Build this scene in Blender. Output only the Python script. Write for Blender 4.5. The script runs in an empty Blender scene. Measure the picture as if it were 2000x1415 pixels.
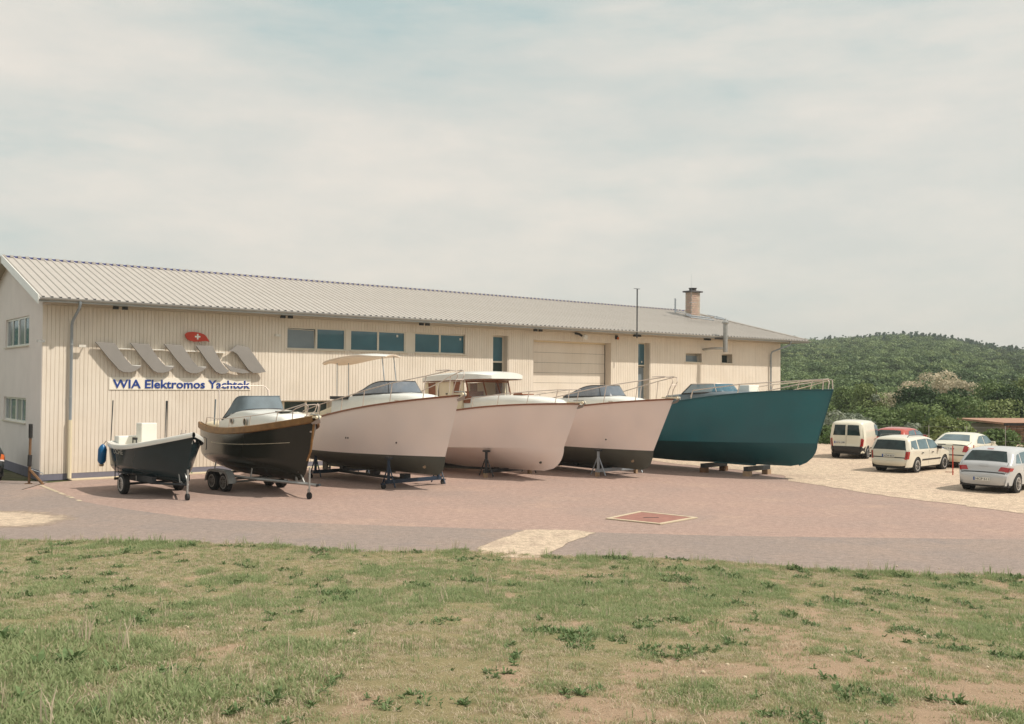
import bpy, math, random
import numpy as np
from mathutils import Vector, Matrix
R = math.radians
random.seed(7)
rng = np.random.default_rng(7)
sc = bpy.context.scene
COL = sc.collection

# ------------------------------------------------------------------ camera
cam_d = bpy.data.cameras.new('camera'); cam = bpy.data.objects.new('camera', cam_d); COL.objects.link(cam)
cam_d.sensor_width = 36; cam_d.lens = 36 * 1871.26 / 2000
cam_d.clip_start = 0.1; cam_d.clip_end = 6000
cam.matrix_world = Matrix.Translation((0, 0, 3.5)) @ Matrix.Rotation(R(90 + 1.301), 4, 'X') @ Matrix.Rotation(R(0.458), 4, 'Z')
sc.camera = cam

# ------------------------------------------------------------------ sun, sky, exposure
SUN_EL, SUN_BETA = 52.0, -13.5          # beta: from +X (right) towards +Y (away)
sun_d = bpy.data.lights.new('sun', 'SUN'); sun = bpy.data.objects.new('sun', sun_d); COL.objects.link(sun)
sun_d.energy = 2.3; sun_d.angle = R(0.9); sun_d.color = (1.0, 0.92, 0.80)
sdir = Vector((math.cos(R(SUN_EL)) * math.cos(R(SUN_BETA)), math.cos(R(SUN_EL)) * math.sin(R(SUN_BETA)), math.sin(R(SUN_EL))))
sun.rotation_euler = sdir.to_track_quat('Z', 'Y').to_euler()

w = bpy.data.worlds.new('World'); sc.world = w; w.use_nodes = True
nt = w.node_tree; nt.nodes.clear(); N = nt.nodes.new; LK = nt.links.new
out = N('ShaderNodeOutputWorld'); bg = N('ShaderNodeBackground'); bg.inputs['Strength'].default_value = 0.1
sky = N('ShaderNodeTexSky'); sky.sky_type = 'NISHITA'; sky.sun_disc = False
sky.sun_elevation = R(SUN_EL); sky.sun_rotation = R(90 - SUN_BETA); sky.dust_density = 3.0
tc = N('ShaderNodeTexCoord')
def noise(scale, det, zs, rough=.55, off=0):
    mp = N('ShaderNodeMapping'); mp.inputs['Scale'].default_value = (1, 1, zs); mp.inputs['Location'].default_value = (off, off, 0)
    LK(tc.outputs['Generated'], mp.inputs['Vector'])
    n = N('ShaderNodeTexNoise'); n.inputs['Scale'].default_value = scale; n.inputs['Detail'].default_value = det; n.inputs['Roughness'].default_value = rough
    LK(mp.outputs['Vector'], n.inputs['Vector']); return n
n1 = noise(1.6, 8, 4.0, .58); n2 = noise(3.6, 7, 3.0, .62, 3.1)
rampA = N('ShaderNodeMapRange'); rampA.inputs[1].default_value = .40; rampA.inputs[2].default_value = .60; LK(n1.outputs['Fac'], rampA.inputs[0])
rampB = N('ShaderNodeMapRange'); rampB.inputs[1].default_value = .35; rampB.inputs[2].default_value = .7; LK(n2.outputs['Fac'], rampB.inputs[0])
def mix(a, b, f):
    m = N('ShaderNodeMix'); m.data_type = 'RGBA'
    for s, v in ((6, a), (7, b), (0, f)):
        if isinstance(v, (tuple, float, int)): m.inputs[s].default_value = v
        else: LK(v, m.inputs[s])
    return m.outputs[2]
thin = mix((2.75, 3.35, 3.25, 1), (4.1, 4.0, 3.6, 1), rampA.outputs[0])          # thin veil between the clouds / lit cloud
cl = mix((3.75, 3.8, 3.5, 1), (5.1, 4.6, 4.0, 1), rampB.outputs[0])
mm = N('ShaderNodeMath'); mm.operation = 'MULTIPLY'; LK(rampA.outputs[0], mm.inputs[0]); mm.inputs[1].default_value = .85
veil = mix(thin, cl, mm.outputs[0])
full = mix(sky.outputs[0], veil, .92)
LK(full, bg.inputs['Color']); LK(bg.outputs[0], out.inputs[0])

sc.view_settings.view_transform = 'Standard'; sc.view_settings.look = 'None'
sc.view_settings.exposure = 0.88; sc.view_settings.gamma = 1.0; sc.view_settings.use_curve_mapping = False
sc.cycles.max_bounces = 6; sc.cycles.transparent_max_bounces = 12

# ------------------------------------------------------------------ materials
MATS = {}
def mat(name, col, rough=.6, metal=0, var=.12, vscale=3.0, bump=0, bscale=40, coat=0, alpha=1, spec=.5, col2=None, c2scale=1.0, c2lo=.45, c2hi=.6, objrand=0, coord='Object', stretch=None):
    if name in MATS: return MATS[name]
    m = bpy.data.materials.new(name); m.use_nodes = True; t = m.node_tree; p = t.nodes['Principled BSDF']
    p.inputs['Roughness'].default_value = rough; p.inputs['Metallic'].default_value = metal
    p.inputs['Specular IOR Level'].default_value = spec
    p.inputs['Coat Weight'].default_value = coat; p.inputs['Coat Roughness'].default_value = .06
    c = t.nodes.new('ShaderNodeTexCoord'); src = c.outputs[coord]
    if stretch:
        mp = t.nodes.new('ShaderNodeMapping'); mp.inputs['Scale'].default_value = stretch; t.links.new(src, mp.inputs[0]); src = mp.outputs[0]
    def nz(s, d=5):
        n = t.nodes.new('ShaderNodeTexNoise'); n.inputs['Scale'].default_value = s; n.inputs['Detail'].default_value = d; t.links.new(src, n.inputs['Vector']); return n
    def mixc(a, b, f, mode='MIX'):
        x = t.nodes.new('ShaderNodeMix'); x.data_type = 'RGBA'; x.blend_type = mode
        for s, v in ((6, a), (7, b), (0, f)):
            if isinstance(v, (tuple, float, int)): x.inputs[s].default_value = v
            else: t.links.new(v, x.inputs[s])
        return x.outputs[2]
    base = (*col, 1)
    if col2:
        n = nz(c2scale); mr = t.nodes.new('ShaderNodeMapRange'); mr.inputs[1].default_value = c2lo; mr.inputs[2].default_value = c2hi
        t.links.new(n.outputs['Fac'], mr.inputs[0]); base = mixc(base, (*col2, 1), mr.outputs[0])
    if var:
        n = nz(vscale, 6); mr = t.nodes.new('ShaderNodeMapRange'); mr.inputs[1].default_value = .25; mr.inputs[2].default_value = .75
        mr.inputs[3].default_value = 1 - var; mr.inputs[4].default_value = 1 + var
        t.links.new(n.outputs['Fac'], mr.inputs[0])
        g = t.nodes.new('ShaderNodeCombineColor')
        for i in range(3): t.links.new(mr.outputs[0], g.inputs[i])
        base = mixc(base, g.outputs[0], 1.0, 'MULTIPLY')
    if objrand:
        oi = t.nodes.new('ShaderNodeObjectInfo'); hs = t.nodes.new('ShaderNodeHueSaturation')
        mr = t.nodes.new('ShaderNodeMapRange'); mr.inputs[3].default_value = 1 - objrand; mr.inputs[4].default_value = 1 + objrand
        t.links.new(oi.outputs['Random'], mr.inputs[0]); t.links.new(mr.outputs[0], hs.inputs['Value'])
        mr2 = t.nodes.new('ShaderNodeMapRange'); mr2.inputs[3].default_value = .5 - objrand * .12; mr2.inputs[4].default_value = .5 + objrand * .10
        fr = t.nodes.new('ShaderNodeMath'); fr.operation = 'FRACT'; ml = t.nodes.new('ShaderNodeMath'); ml.operation = 'MULTIPLY'; ml.inputs[1].default_value = 7.31
        t.links.new(oi.outputs['Random'], ml.inputs[0]); t.links.new(ml.outputs[0], fr.inputs[0]); t.links.new(fr.outputs[0], mr2.inputs[0]); t.links.new(mr2.outputs[0], hs.inputs['Hue'])
        if isinstance(base, tuple): hs.inputs['Color'].default_value = base
        else: t.links.new(base, hs.inputs['Color'])
        base = hs.outputs[0]
    if isinstance(base, tuple): p.inputs['Base Color'].default_value = base
    else: t.links.new(base, p.inputs['Base Color'])
    if bump:
        n = nz(bscale, 4); b = t.nodes.new('ShaderNodeBump'); b.inputs['Strength'].default_value = bump; b.inputs['Distance'].default_value = .02
        t.links.new(n.outputs['Fac'], b.inputs['Height']); t.links.new(b.outputs[0], p.inputs['Normal'])
    if alpha < 1: p.inputs['Alpha'].default_value = alpha
    MATS[name] = m; return m
M_clad = mat('cladding paint', (.74, .665, .575), .6, var=.04, vscale=1.3, bump=.15, bscale=25, col2=(.71, .63, .535), c2scale=.6)
def weather(m, lo=.25, hi=1.1, amt=.22, streak=.07):
    t = m.node_tree; p = t.nodes['Principled BSDF']; src = p.inputs['Base Color'].links[0].from_socket; c = t.nodes.new('ShaderNodeTexCoord'); sx = t.nodes.new('ShaderNodeSeparateXYZ'); t.links.new(c.outputs['Object'], sx.inputs[0])
    n = t.nodes.new('ShaderNodeTexNoise'); n.inputs['Scale'].default_value = 2.5; n.inputs['Detail'].default_value = 6; t.links.new(c.outputs['Object'], n.inputs['Vector'])
    ad = t.nodes.new('ShaderNodeMath'); ad.operation = 'MULTIPLY_ADD'; ad.inputs[1].default_value = -1.2; t.links.new(n.outputs['Fac'], ad.inputs[0]); t.links.new(sx.outputs[2], ad.inputs[2])
    mr = t.nodes.new('ShaderNodeMapRange'); mr.inputs[1].default_value = lo - .6; mr.inputs[2].default_value = hi - .6; mr.inputs[3].default_value = amt; mr.inputs[4].default_value = 0; t.links.new(ad.outputs[0], mr.inputs[0])
    mp = t.nodes.new('ShaderNodeMapping'); mp.inputs['Scale'].default_value = (5, 5, .25); t.links.new(c.outputs['Object'], mp.inputs[0]); n2 = t.nodes.new('ShaderNodeTexNoise'); n2.inputs['Scale'].default_value = 1.2; n2.inputs['Detail'].default_value = 6; t.links.new(mp.outputs[0], n2.inputs['Vector'])
    m2 = t.nodes.new('ShaderNodeMapRange'); m2.inputs[1].default_value = .5; m2.inputs[2].default_value = .8; m2.inputs[4].default_value = streak * 3; t.links.new(n2.outputs['Fac'], m2.inputs[0])
    sm = t.nodes.new('ShaderNodeMath'); sm.operation = 'ADD'; t.links.new(mr.outputs[0], sm.inputs[0]); t.links.new(m2.outputs[0], sm.inputs[1])
    x = t.nodes.new('ShaderNodeMix'); x.data_type = 'RGBA'; x.inputs[7].default_value = (.30, .24, .18, 1); t.links.new(sm.outputs[0], x.inputs[0]); t.links.new(src, x.inputs[6]); t.links.new(x.outputs[2], p.inputs['Base Color'])
weather(M_clad)
M_gable = mat('gable plaster', (.76, .70, .67), .8, var=.05, vscale=1.2, bump=.2, bscale=60)
M_reveal = mat('window reveal render', (.64, .57, .49), .7, var=.04)
M_frame = mat('window frame plastic', (.68, .62, .52), .4, var=.03)
M_glass = mat('window glass blue', (.06, .15, .20), .03, var=.25, vscale=.5, spec=.8)
M_glassd = mat('window glass dark', (.03, .05, .05), .04, var=.2, vscale=.7, spec=.6)
M_glassp = mat('window glass pale', (.20, .24, .27), .1, var=.2, vscale=.7)
M_roof = mat('roof sheet metal', (.43, .40, .37), .55, metal=.0, var=.05, vscale=.8, bump=.12, bscale=18, spec=.4)
weather(M_roof, -90, -80, 0, .10)
M_roofu = mat('roof underside', (.42, .37, .30), .8, var=.05)
M_gutter = mat('gutter zinc', (.42, .43, .43), .4, metal=.3, var=.08)
M_pipe = mat('downpipe zinc', (.30, .34, .38), .4, metal=.3, var=.08)
M_pipew = mat('downpipe base cream', (.68, .60, .44), .5, var=.05)
M_ridge = mat('ridge trim blue', (.05, .055, .20), .5, var=.05)
M_plinth = mat('plinth grey violet', (.17, .165, .21), .8, var=.1)
M_galv = mat('galvanised steel', (.36, .36, .35), .45, metal=.5, var=.15, vscale=8)
M_dsteel = mat('dark painted steel', (.025, .03, .035), .5, var=.15)
M_bsteel = mat('blue painted steel', (.015, .032, .06), .5, var=.15)
M_stain = mat('stainless rail', (.58, .50, .45), .5, metal=.3, var=.03)
M_black = mat('black rubber', (.018, .018, .018), .8, var=.2, vscale=10)
M_blackp = mat('black plastic', (.02, .02, .022), .5, var=.1)
M_white = mat('white gelcoat', (.78, .78, .74), .3, var=.03, coat=.3)
M_hullw = mat('pinkish white hull paint', (.86, .74, .68), .36, var=.04, vscale=.9, col2=(.82, .72, .675), c2scale=.5, bump=.04, bscale=3)
M_cream = mat('cream deck', (.76, .66, .48), .5, var=.04)
M_peach = mat('cream underside', (.80, .66, .54), .6, var=.04)
M_teak = mat('varnished teak', (.24, .085, .04), .35, var=.25, vscale=6, stretch=(1, 6, 6))
M_teakl = mat('oiled teak rub rail', (.21, .105, .03), .5, var=.3, vscale=5)
M_anti = mat('antifouling paint', (.085, .088, .072), .6, var=.12, vscale=2)
M_teal = mat('teal hull paint', (.016, .140, .165), .32, var=.12, vscale=.6, col2=(.022, .125, .15), c2scale=.4)
M_tealb = mat('teal bottom shade and trim', (.012, .085, .10), .5, var=.15, vscale=.8)  # darker than the hull: shade below the chine put into the colour; also trim
M_dkhull = mat('glossy black green hull', (.020, .021, .016), .2, var=.1, coat=0, spec=.35)
M_dkteal = mat('glossy dark teal hull', (.016, .03, .035), .2, var=.1, coat=0, spec=.35)
M_smoke = mat('smoked windscreen', (.13, .155, .19), .06, var=.15, alpha=.93, spec=.8)
M_smokeb = mat('blue tinted windscreen', (.05, .14, .20), .06, var=.1, alpha=.85, spec=.8)
M_clear = mat('clear windscreen', (.45, .50, .50), .05, var=.05, alpha=.18, spec=.8)
M_cover = mat('blue grey canvas', (.13, .165, .19), .75, var=.2, vscale=2.5, bump=.3, bscale=3)
M_wood = mat('weathered timber post', (.16, .085, .04), .8, var=.3, vscale=5, stretch=(3, 3, .6))
M_pale = mat('pale timber block', (.36, .25, .16), .8, var=.2, vscale=5)
M_bluef = mat('blue fender vinyl', (.0, .10, .26), .3, var=.05)
M_rope = mat('rope', (.22, .20, .18), .9, var=.1)
M_red = mat('signal red', (.52, .045, .02), .5, var=.05)
M_signw = mat('sign board white', (.86, .80, .70), .5, var=.03)
M_blue = mat('sign letter blue', (.008, .045, .26), .45, var=.04)
M_silver = mat('brushed logo metal', (.30, .28, .265), .45, metal=.25, var=.05)
M_brick = mat('chimney brick', (.46, .32, .26), .85, var=.15, vscale=9, objrand=.12)
M_mortar = mat('mortar', (.40, .34, .28), .9, var=.1)
M_cap = mat('dark cap', (.08, .075, .08), .7, var=.1)
M_rust = mat('rusty steel plate', (.30, .14, .11), .75, var=.15, vscale=4, bump=.2, bscale=30)
M_conc = mat('pale concrete', (.55, .46, .33), .85, var=.1, vscale=5)
M_plastic = mat('white fixture', (.65, .62, .56), .5, var=.03)
M_stone = mat('hut stone', (.20, .14, .09), .9, var=.25, vscale=5, objrand=.25)
M_tileroof = mat('hut roof tin', (.36, .20, .13), .7, var=.2, vscale=2)
M_dark = mat('dark opening', (.012, .011, .01), .9, var=.1)
M_kit = mat('orange lamp', (.5, .11, .02), .3, var=.03)
M_lampr = mat('red lamp', (.38, .02, .02), .2, var=.1, coat=.5)
M_lampw = mat('clear lamp', (.55, .52, .52), .15, var=.1, coat=.5)
M_plate = mat('plate white', (.70, .70, .66), .5, var=.03)
M_plateb = mat('plate blue', (.01, .07, .3), .5, var=.03)
M_rim = mat('silver hubcap', (.45, .43, .41), .35, metal=.3, var=.08)
def paint(name, c): return mat(name, c, .28, var=.04, vscale=1.5, coat=.6)
P_white = paint('car paint warm white', (.70, .66, .56)); P_white2 = paint('car paint cream white', (.74, .70, .58)); P_silver = paint('car paint pale silver', (.50, .51, .52))
P_red = paint('car paint red', (.42, .05, .025)); P_black = paint('car paint dark', (.008, .012, .014))
M_cglass = mat('car glass', (.02, .035, .035), .06, var=.5, vscale=4, spec=.4)
M_cglassb = mat('car glass bluish', (.10, .15, .17), .05, var=.4, vscale=2, spec=.8)

# ------------------------------------------------------------------ mesh helpers
class MB:
    def __init__(s): s.v = []; s.f = []
    def add(s, vs, fs):
        o = len(s.v); s.v += [tuple(map(float, p)) for p in vs]; s.f += [tuple(i + o for i in f) for f in fs]; return s
    def box(s, x0, x1, y0, y1, z0, z1):
        return s.add([(x0, y0, z0), (x1, y0, z0), (x1, y1, z0), (x0, y1, z0), (x0, y0, z1), (x1, y0, z1), (x1, y1, z1), (x0, y1, z1)],
                     [(3, 2, 1, 0), (4, 5, 6, 7), (0, 1, 5, 4), (1, 2, 6, 5), (2, 3, 7, 6), (3, 0, 4, 7)])
    def tube(s, pts, r, n=6, close=False, cap=True):
        pts = [Vector(p) for p in pts]; rs = r if isinstance(r, (list, tuple)) else [r] * len(pts); rings = []
        up = None
        for i, p in enumerate(pts):
            a = pts[i - 1] if i > 0 else (pts[-1] if close else p); b = pts[i + 1] if i < len(pts) - 1 else (pts[0] if close else p)
            d = (b - a).normalized()
            if up is None: up = Vector((0, 0, 1)) if abs(d.z) < .9 else Vector((1, 0, 0))
            x = d.cross(up).normalized(); y = x.cross(d).normalized(); up = y
            rings.append([p + (x * math.cos(t) + y * math.sin(t)) * rs[i] for t in [2 * math.pi * k / n for k in range(n)]])
        vs = [q for g in rings for q in g]; fs = []
        m = len(rings)
        for i in range(m if close else m - 1):
            j = (i + 1) % m
            for k in range(n): fs.append((i * n + k, i * n + (k + 1) % n, j * n + (k + 1) % n, j * n + k))
        if cap and not close: fs += [tuple(range(n))[::-1], tuple((m - 1) * n + k for k in range(n))]
        return s.add(vs, fs)
    def grid(s, G):
        a = len(G); b = len(G[0]); return s.add([p for r in G for p in r], [(i * b + j, i * b + j + 1, (i + 1) * b + j + 1, (i + 1) * b + j) for i in range(a - 1) for j in range(b - 1)])
    def prism(s, poly, f0, f1):           # poly 2D; f0/f1 map 2D -> 3D for back and front
        n = len(poly); s.add([f0(*p) for p in poly] + [f1(*p) for p in poly], [tuple(range(n))[::-1], tuple(range(n, 2 * n))] + [(i, (i + 1) % n, n + (i + 1) % n, n + i) for i in range(n)]); return s
    def lathe(s, prof, c, axis='Y', n=20):  # prof: list (offset along axis, radius)
        vs = []; fs = []
        for (o, r) in prof:
            for k in range(n):
                t = 2 * math.pi * k / n; a, b = r * math.cos(t), r * math.sin(t)
                vs.append({'Y': (c[0] + a, c[1] + o, c[2] + b), 'Z': (c[0] + a, c[1] + b, c[2] + o), 'X': (c[0] + o, c[1] + a, c[2] + b)}[axis])
        m = len(prof)
        for i in range(m - 1):
            for k in range(n): fs.append((i * n + k, i * n + (k + 1) % n, (i + 1) * n + (k + 1) % n, (i + 1) * n + k))
        fs += [tuple(range(n)), tuple((m - 1) * n + k for k in range(n))[::-1]]
        return s.add(vs, fs)
    def mesh(s, name):
        me = bpy.data.meshes.new(name); me.from_pydata(s.v, [], s.f); me.update(); return me
    def obj(s, name, m, parent=None, smooth=False, fix=True, bevel=0):
        me = s.mesh(name)
        if m: me.materials.append(m)
        if fix:
            import bmesh
            bm = bmesh.new(); bm.from_mesh(me); bmesh.ops.recalc_face_normals(bm, faces=bm.faces)
            if bevel: bmesh.ops.bevel(bm, geom=[e for e in bm.edges if e.calc_face_angle(0) > .5], offset=bevel, segments=2, affect='EDGES', profile=.6)
            bm.to_mesh(me); bm.free()
        if smooth:
            for p in me.polygons: p.use_smooth = True
            me.set_sharp_from_angle(angle=R(38))
        o = bpy.data.objects.new(name, me); COL.objects.link(o); o.parent = parent; return o
def tag(o, label=None, cat=None, group=None, kind=None):
    for k, v in (('label', label), ('category', cat), ('group', group), ('kind', kind)):
        if v: o[k] = v
    return o
def thing(name, label, cat, loc=(0, 0, 0), rz=0, group=None, tilt=0):
    o = bpy.data.objects.new(name, None); COL.objects.link(o); o.empty_display_size = .3
    o.location = loc; o.rotation_euler = (0, tilt, rz); return tag(o, label, cat, group)
def kids(o): return [c for c in bpy.data.objects if c.parent == o]

# ------------------------------------------------------------------ terrain
def smooth(a): a = np.clip(a, 0, 1); return a * a * (3 - 2 * a)
def edge_y(x):      # near edge of the asphalt = far edge of the lawn
    return np.interp(x, [-30, -12.2, -7.7, -5.2, -3.1, -.9, .55, 3.1, 4.1, 6.3, 9.5, 10.4, 30], [21.1, 20.96, 20.84, 20.63, 19.85, 20.1, 19.55, 19.38, 19.14, 18.2, 17.84, 17.73, 16.2])
def bank(x, y):
    t = np.clip((edge_y(x) - y) / 19.0, 0, 1.25); return 1.75 * (t - .06 * np.sin(2 * np.pi * t) - 0) * smooth(t * 9)
def sky_ang(px):    # hill crest elevation (metres above camera per metre) by screen azimuth
    return np.interp(px, [-1.2, .2, .28, .32, .374, .406, .428, .454, .481, .513, .534, .7, 1.2], [.050, .050, .0500, .0480, .0515, .0528, .0520, .0488, .0438, .0385, .0365, .034, .03])
def H(x, y):
    x = np.asarray(x, float); y = np.asarray(y, float); d = np.hypot(x, y)
    h = bank(x, y) * (y < 30)
    g = y - 57 - np.maximum(0, (8 - x)) * 1.2
    h = h - 1.5 * smooth(g / 9.) * (y > 30)
    az = x / np.maximum(y, 1)
    hill = (sky_ang(az) * 640 + 3.5 - 6) * smooth((d - 80) / 620) ** 1.0 * (y > 0)
    back = 26 * smooth((d - 60) / 400) * (y <= 0)
    dd = smooth((d - 700) / 600); hill = hill * (1 - dd * .6)
    return h + hill + back
def noise2(x, y, s, seed):
    r = np.random.default_rng(seed); G = r.random((257, 257)); u = np.mod(x / s + 1000, 256); v = np.mod(y / s + 1000, 256)
    i = u.astype(int); j = v.astype(int); a = smooth(u - i); b = smooth(v - j)
    return (G[i, j] * (1 - a) + G[i + 1, j] * a) * (1 - b) + (G[i, j + 1] * (1 - a) + G[i + 1, j + 1] * a) * b
def fbm(x, y, s, seed, o=4): return sum(noise2(x, y, s / 2 ** k, seed + k) * .5 ** k for k in range(o)) / sum(.5 ** k for k in range(o))
def sheet(name, X, Y, Z, m, attrs=None):
    a, b = X.shape; me = bpy.data.meshes.new(name); vs = np.stack([X, Y, Z], -1).reshape(-1, 3)
    i, j = np.meshgrid(np.arange(a - 1), np.arange(b - 1), indexing='ij'); q = (i * b + j).ravel()
    F = np.stack([q, q + b, q + b + 1, q + 1], 1)
    me.from_pydata(vs.tolist(), [], F.tolist()); me.materials.append(m)
    for p in me.polygons: p.use_smooth = True
    for k, v in (attrs or {}).items():
        at = me.attributes.new(k, 'FLOAT', 'POINT'); at.data.foreach_set('value', v.ravel().astype(np.float32))
    o = bpy.data.objects.new(name, me); COL.objects.link(o); return o

def ground_mat(name, stops, rough=.95, fine=60, amt=.16, bump=.35):
    """stops: [(colour, noise scale, lo, hi), ...] layered patches, first is the base; plus fine speckle"""
    m = bpy.data.materials.new(name); m.use_nodes = True; t = m.node_tree; p = t.nodes['Principled BSDF']; p.inputs['Roughness'].default_value = rough; p.inputs['Specular IOR Level'].default_value = .25
    c = t.nodes.new('ShaderNodeTexCoord'); cur = (*stops[0][0], 1)
    def mx(a, b, f, mode='MIX'):
        x = t.nodes.new('ShaderNodeMix'); x.data_type = 'RGBA'; x.blend_type = mode
        for s, v in ((6, a), (7, b), (0, f)):
            if isinstance(v, (tuple, float, int)): x.inputs[s].default_value = v
            else: t.links.new(v, x.inputs[s])
        return x.outputs[2]
    for k, (col, s, lo, hi) in enumerate(stops[1:]):
        mp = t.nodes.new('ShaderNodeMapping'); mp.inputs['Location'].default_value = (k * 13.7, k * 5.1, 0); t.links.new(c.outputs['Object'], mp.inputs[0])
        n = t.nodes.new('ShaderNodeTexNoise'); n.inputs['Scale'].default_value = s; n.inputs['Detail'].default_value = 8; n.inputs['Roughness'].default_value = .6; t.links.new(mp.outputs[0], n.inputs['Vector'])
        mr = t.nodes.new('ShaderNodeMapRange'); mr.inputs[1].default_value = lo; mr.inputs[2].default_value = hi; t.links.new(n.outputs['Fac'], mr.inputs[0])
        cur = mx(cur, (*col, 1), mr.outputs[0])
    for s, am in ((fine, amt), (fine / 5, amt * .6)):
        n = t.nodes.new('ShaderNodeTexNoise'); n.inputs['Scale'].default_value = s; n.inputs['Detail'].default_value = 3; t.links.new(c.outputs['Object'], n.inputs['Vector'])
        mr = t.nodes.new('ShaderNodeMapRange'); mr.inputs[1].default_value = .3; mr.inputs[2].default_value = .7; mr.inputs[3].default_value = 1 - am; mr.inputs[4].default_value = 1 + am; t.links.new(n.outputs['Fac'], mr.inputs[0])
        g = t.nodes.new('ShaderNodeCombineColor')
        for i in range(3): t.links.new(mr.outputs[0], g.inputs[i])
        cur = mx(cur, g.outputs[0], 1.0, 'MULTIPLY')
    t.links.new(cur, p.inputs['Base Color'])
    n = t.nodes.new('ShaderNodeTexNoise'); n.inputs['Scale'].default_value = fine; n.inputs['Detail'].default_value = 5; t.links.new(c.outputs['Object'], n.inputs['Vector'])
    b = t.nodes.new('ShaderNodeBump'); b.inputs['Strength'].default_value = bump; b.inputs['Distance'].default_value = .02; t.links.new(n.outputs['Fac'], b.inputs['Height']); t.links.new(b.outputs[0], p.inputs['Normal'])
    MATS[name] = m; return m
G_yard = ground_mat('dusty pink asphalt', [(.225, .165, .132), (.19, .15, .128), (.26, .185, .145), ], amt=.16) if False else ground_mat('dusty pink asphalt', [((.355, .250, .212), 0, 0, 0), ((.315, .235, .205), .22, .42, .65), ((.395, .28, .228), .5, .52, .74), ((.26, .195, .17), 1.1, .66, .78)], fine=30, amt=.22, bump=.18)
G_road = ground_mat('grey mauve asphalt', [((.265, .215, .192), 0, 0, 0), ((.305, .235, .200), .35, .45, .7), ((.235, .198, .186), .8, .55, .75), ((.20, .17, .16), 1.6, .66, .8)], fine=34, amt=.20, bump=.15)
G_grav = ground_mat('pale gravel', [((.50, .395, .30), 0, 0, 0), ((.44, .34, .265), .5, .48, .66), ((.56, .455, .345), 1.3, .52, .72)], fine=22, amt=.38)
G_sand = ground_mat('sandy patch', [((.50, .40, .305), 0, 0, 0), ((.41, .32, .25), 1.5, .48, .66)], fine=26, amt=.28)
G_terr = ground_mat('scrub ground', [((.09, .10, .045), 0, 0, 0), ((.16, .14, .08), .1, .5, .62), ((.05, .07, .025), .05, .5, .6)], fine=3, amt=.3)

# big polar-ish ground sheet reaching the horizon, hills included
ang = np.concatenate([np.linspace(-math.pi, math.pi, 181)]); rad = np.concatenate([[.01], np.geomspace(4, 1700, 150)])
A, D = np.meshgrid(ang, rad, indexing='ij'); X = D * np.sin(A); Y = D * np.cos(A)
Z = H(X, Y) - .03
tag(sheet('ground', X, Y, Z, G_terr), kind='structure')

# lawn
LX, LY = np.meshgrid(np.arange(-16, 16.01, .11), np.arange(1.0, 21.6, .11), indexing='ij')
t_ = (LY - 1.0) / 20.6; LY = 1.0 + t_ * (edge_y(LX) + .12 * (fbm(LX, LX * 0, .9, 5) - .5) * 2 - 1.0)
def lush_f(x, y):   # 0 dry/bare .. 1 green
    a = fbm(x, y * .6, 2.0, 11, 5); b = fbm(x, y * .5, .36, 31, 3)
    g = a * .5 + b * .5
    g = g + .13 * smooth((-x - .5) / 4) * smooth((13 - y) / 5) + .06 * smooth((1.2 - (edge_y(x) - y)) / 1.2) - .02
    return np.clip((g - .44) / .17, 0, 1)
def bare_f(x, y):
    b = .66 * fbm(x * 1.0, y * .55, .5, 71, 4) + .34 * fbm(x, y * .7, 3.0, 77, 3) - .05 * smooth((-x - 0) / 5) + .03 * smooth(x / 4)
    return np.clip((b - .575) / .06, 0, 1)
lush = lush_f(LX, LY); bare = bare_f(LX, LY)
m = bpy.data.materials.new('lawn soil'); m.use_nodes = True; t = m.node_tree; p = t.nodes['Principled BSDF']; p.inputs['Roughness'].default_value = 1; p.inputs['Specular IOR Level'].default_value = .1
def attr(nm): a = t.nodes.new('ShaderNodeAttribute'); a.attribute_name = nm; return a.outputs['Fac']
def mx(a, b, f, mode='MIX'):
    x = t.nodes.new('ShaderNodeMix'); x.data_type = 'RGBA'; x.blend_type = mode
    for s, v in ((6, a), (7, b), (0, f)):
        if isinstance(v, (tuple, float, int)): x.inputs[s].default_value = v
        else: t.links.new(v, x.inputs[s])
    return x.outputs[2]
c = t.nodes.new('ShaderNodeTexCoord'); n = t.nodes.new('ShaderNodeTexNoise'); n.inputs['Scale'].default_value = 22; n.inputs['Detail'].default_value = 8; n.inputs['Roughness'].default_value = .7; t.links.new(c.outputs['Object'], n.inputs['Vector'])
soil = mx((.24, .18, .115, 1), (.46, .33, .23, 1), n.outputs['Fac'])
thatch = mx((.19, .175, .09, 1), (.36, .29, .17, 1), n.outputs['Fac'])
gr = mx(thatch, (.15, .175, .07, 1), attr('lush')); fin = mx(gr, mx(soil, (.44, .31, .225, 1), .35), attr('bare'))
t.links.new(fin, p.inputs['Base Color'])
b = t.nodes.new('ShaderNodeBump'); b.inputs['Strength'].default_value = .8; b.inputs['Distance'].default_value = .04; t.links.new(n.outputs['Fac'], b.inputs['Height']); t.links.new(b.outputs[0], p.inputs['Normal'])
hum = (fbm(LX, LY, .5, 91, 3) - .5) * .05
tag(sheet('lawn', LX, LY, bank(LX, LY) + .012 + np.maximum(hum, -.01) * smooth((edge_y(LX) - LY) / .5), m, {'lush': lush, 'bare': bare}), kind='structure')

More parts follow.
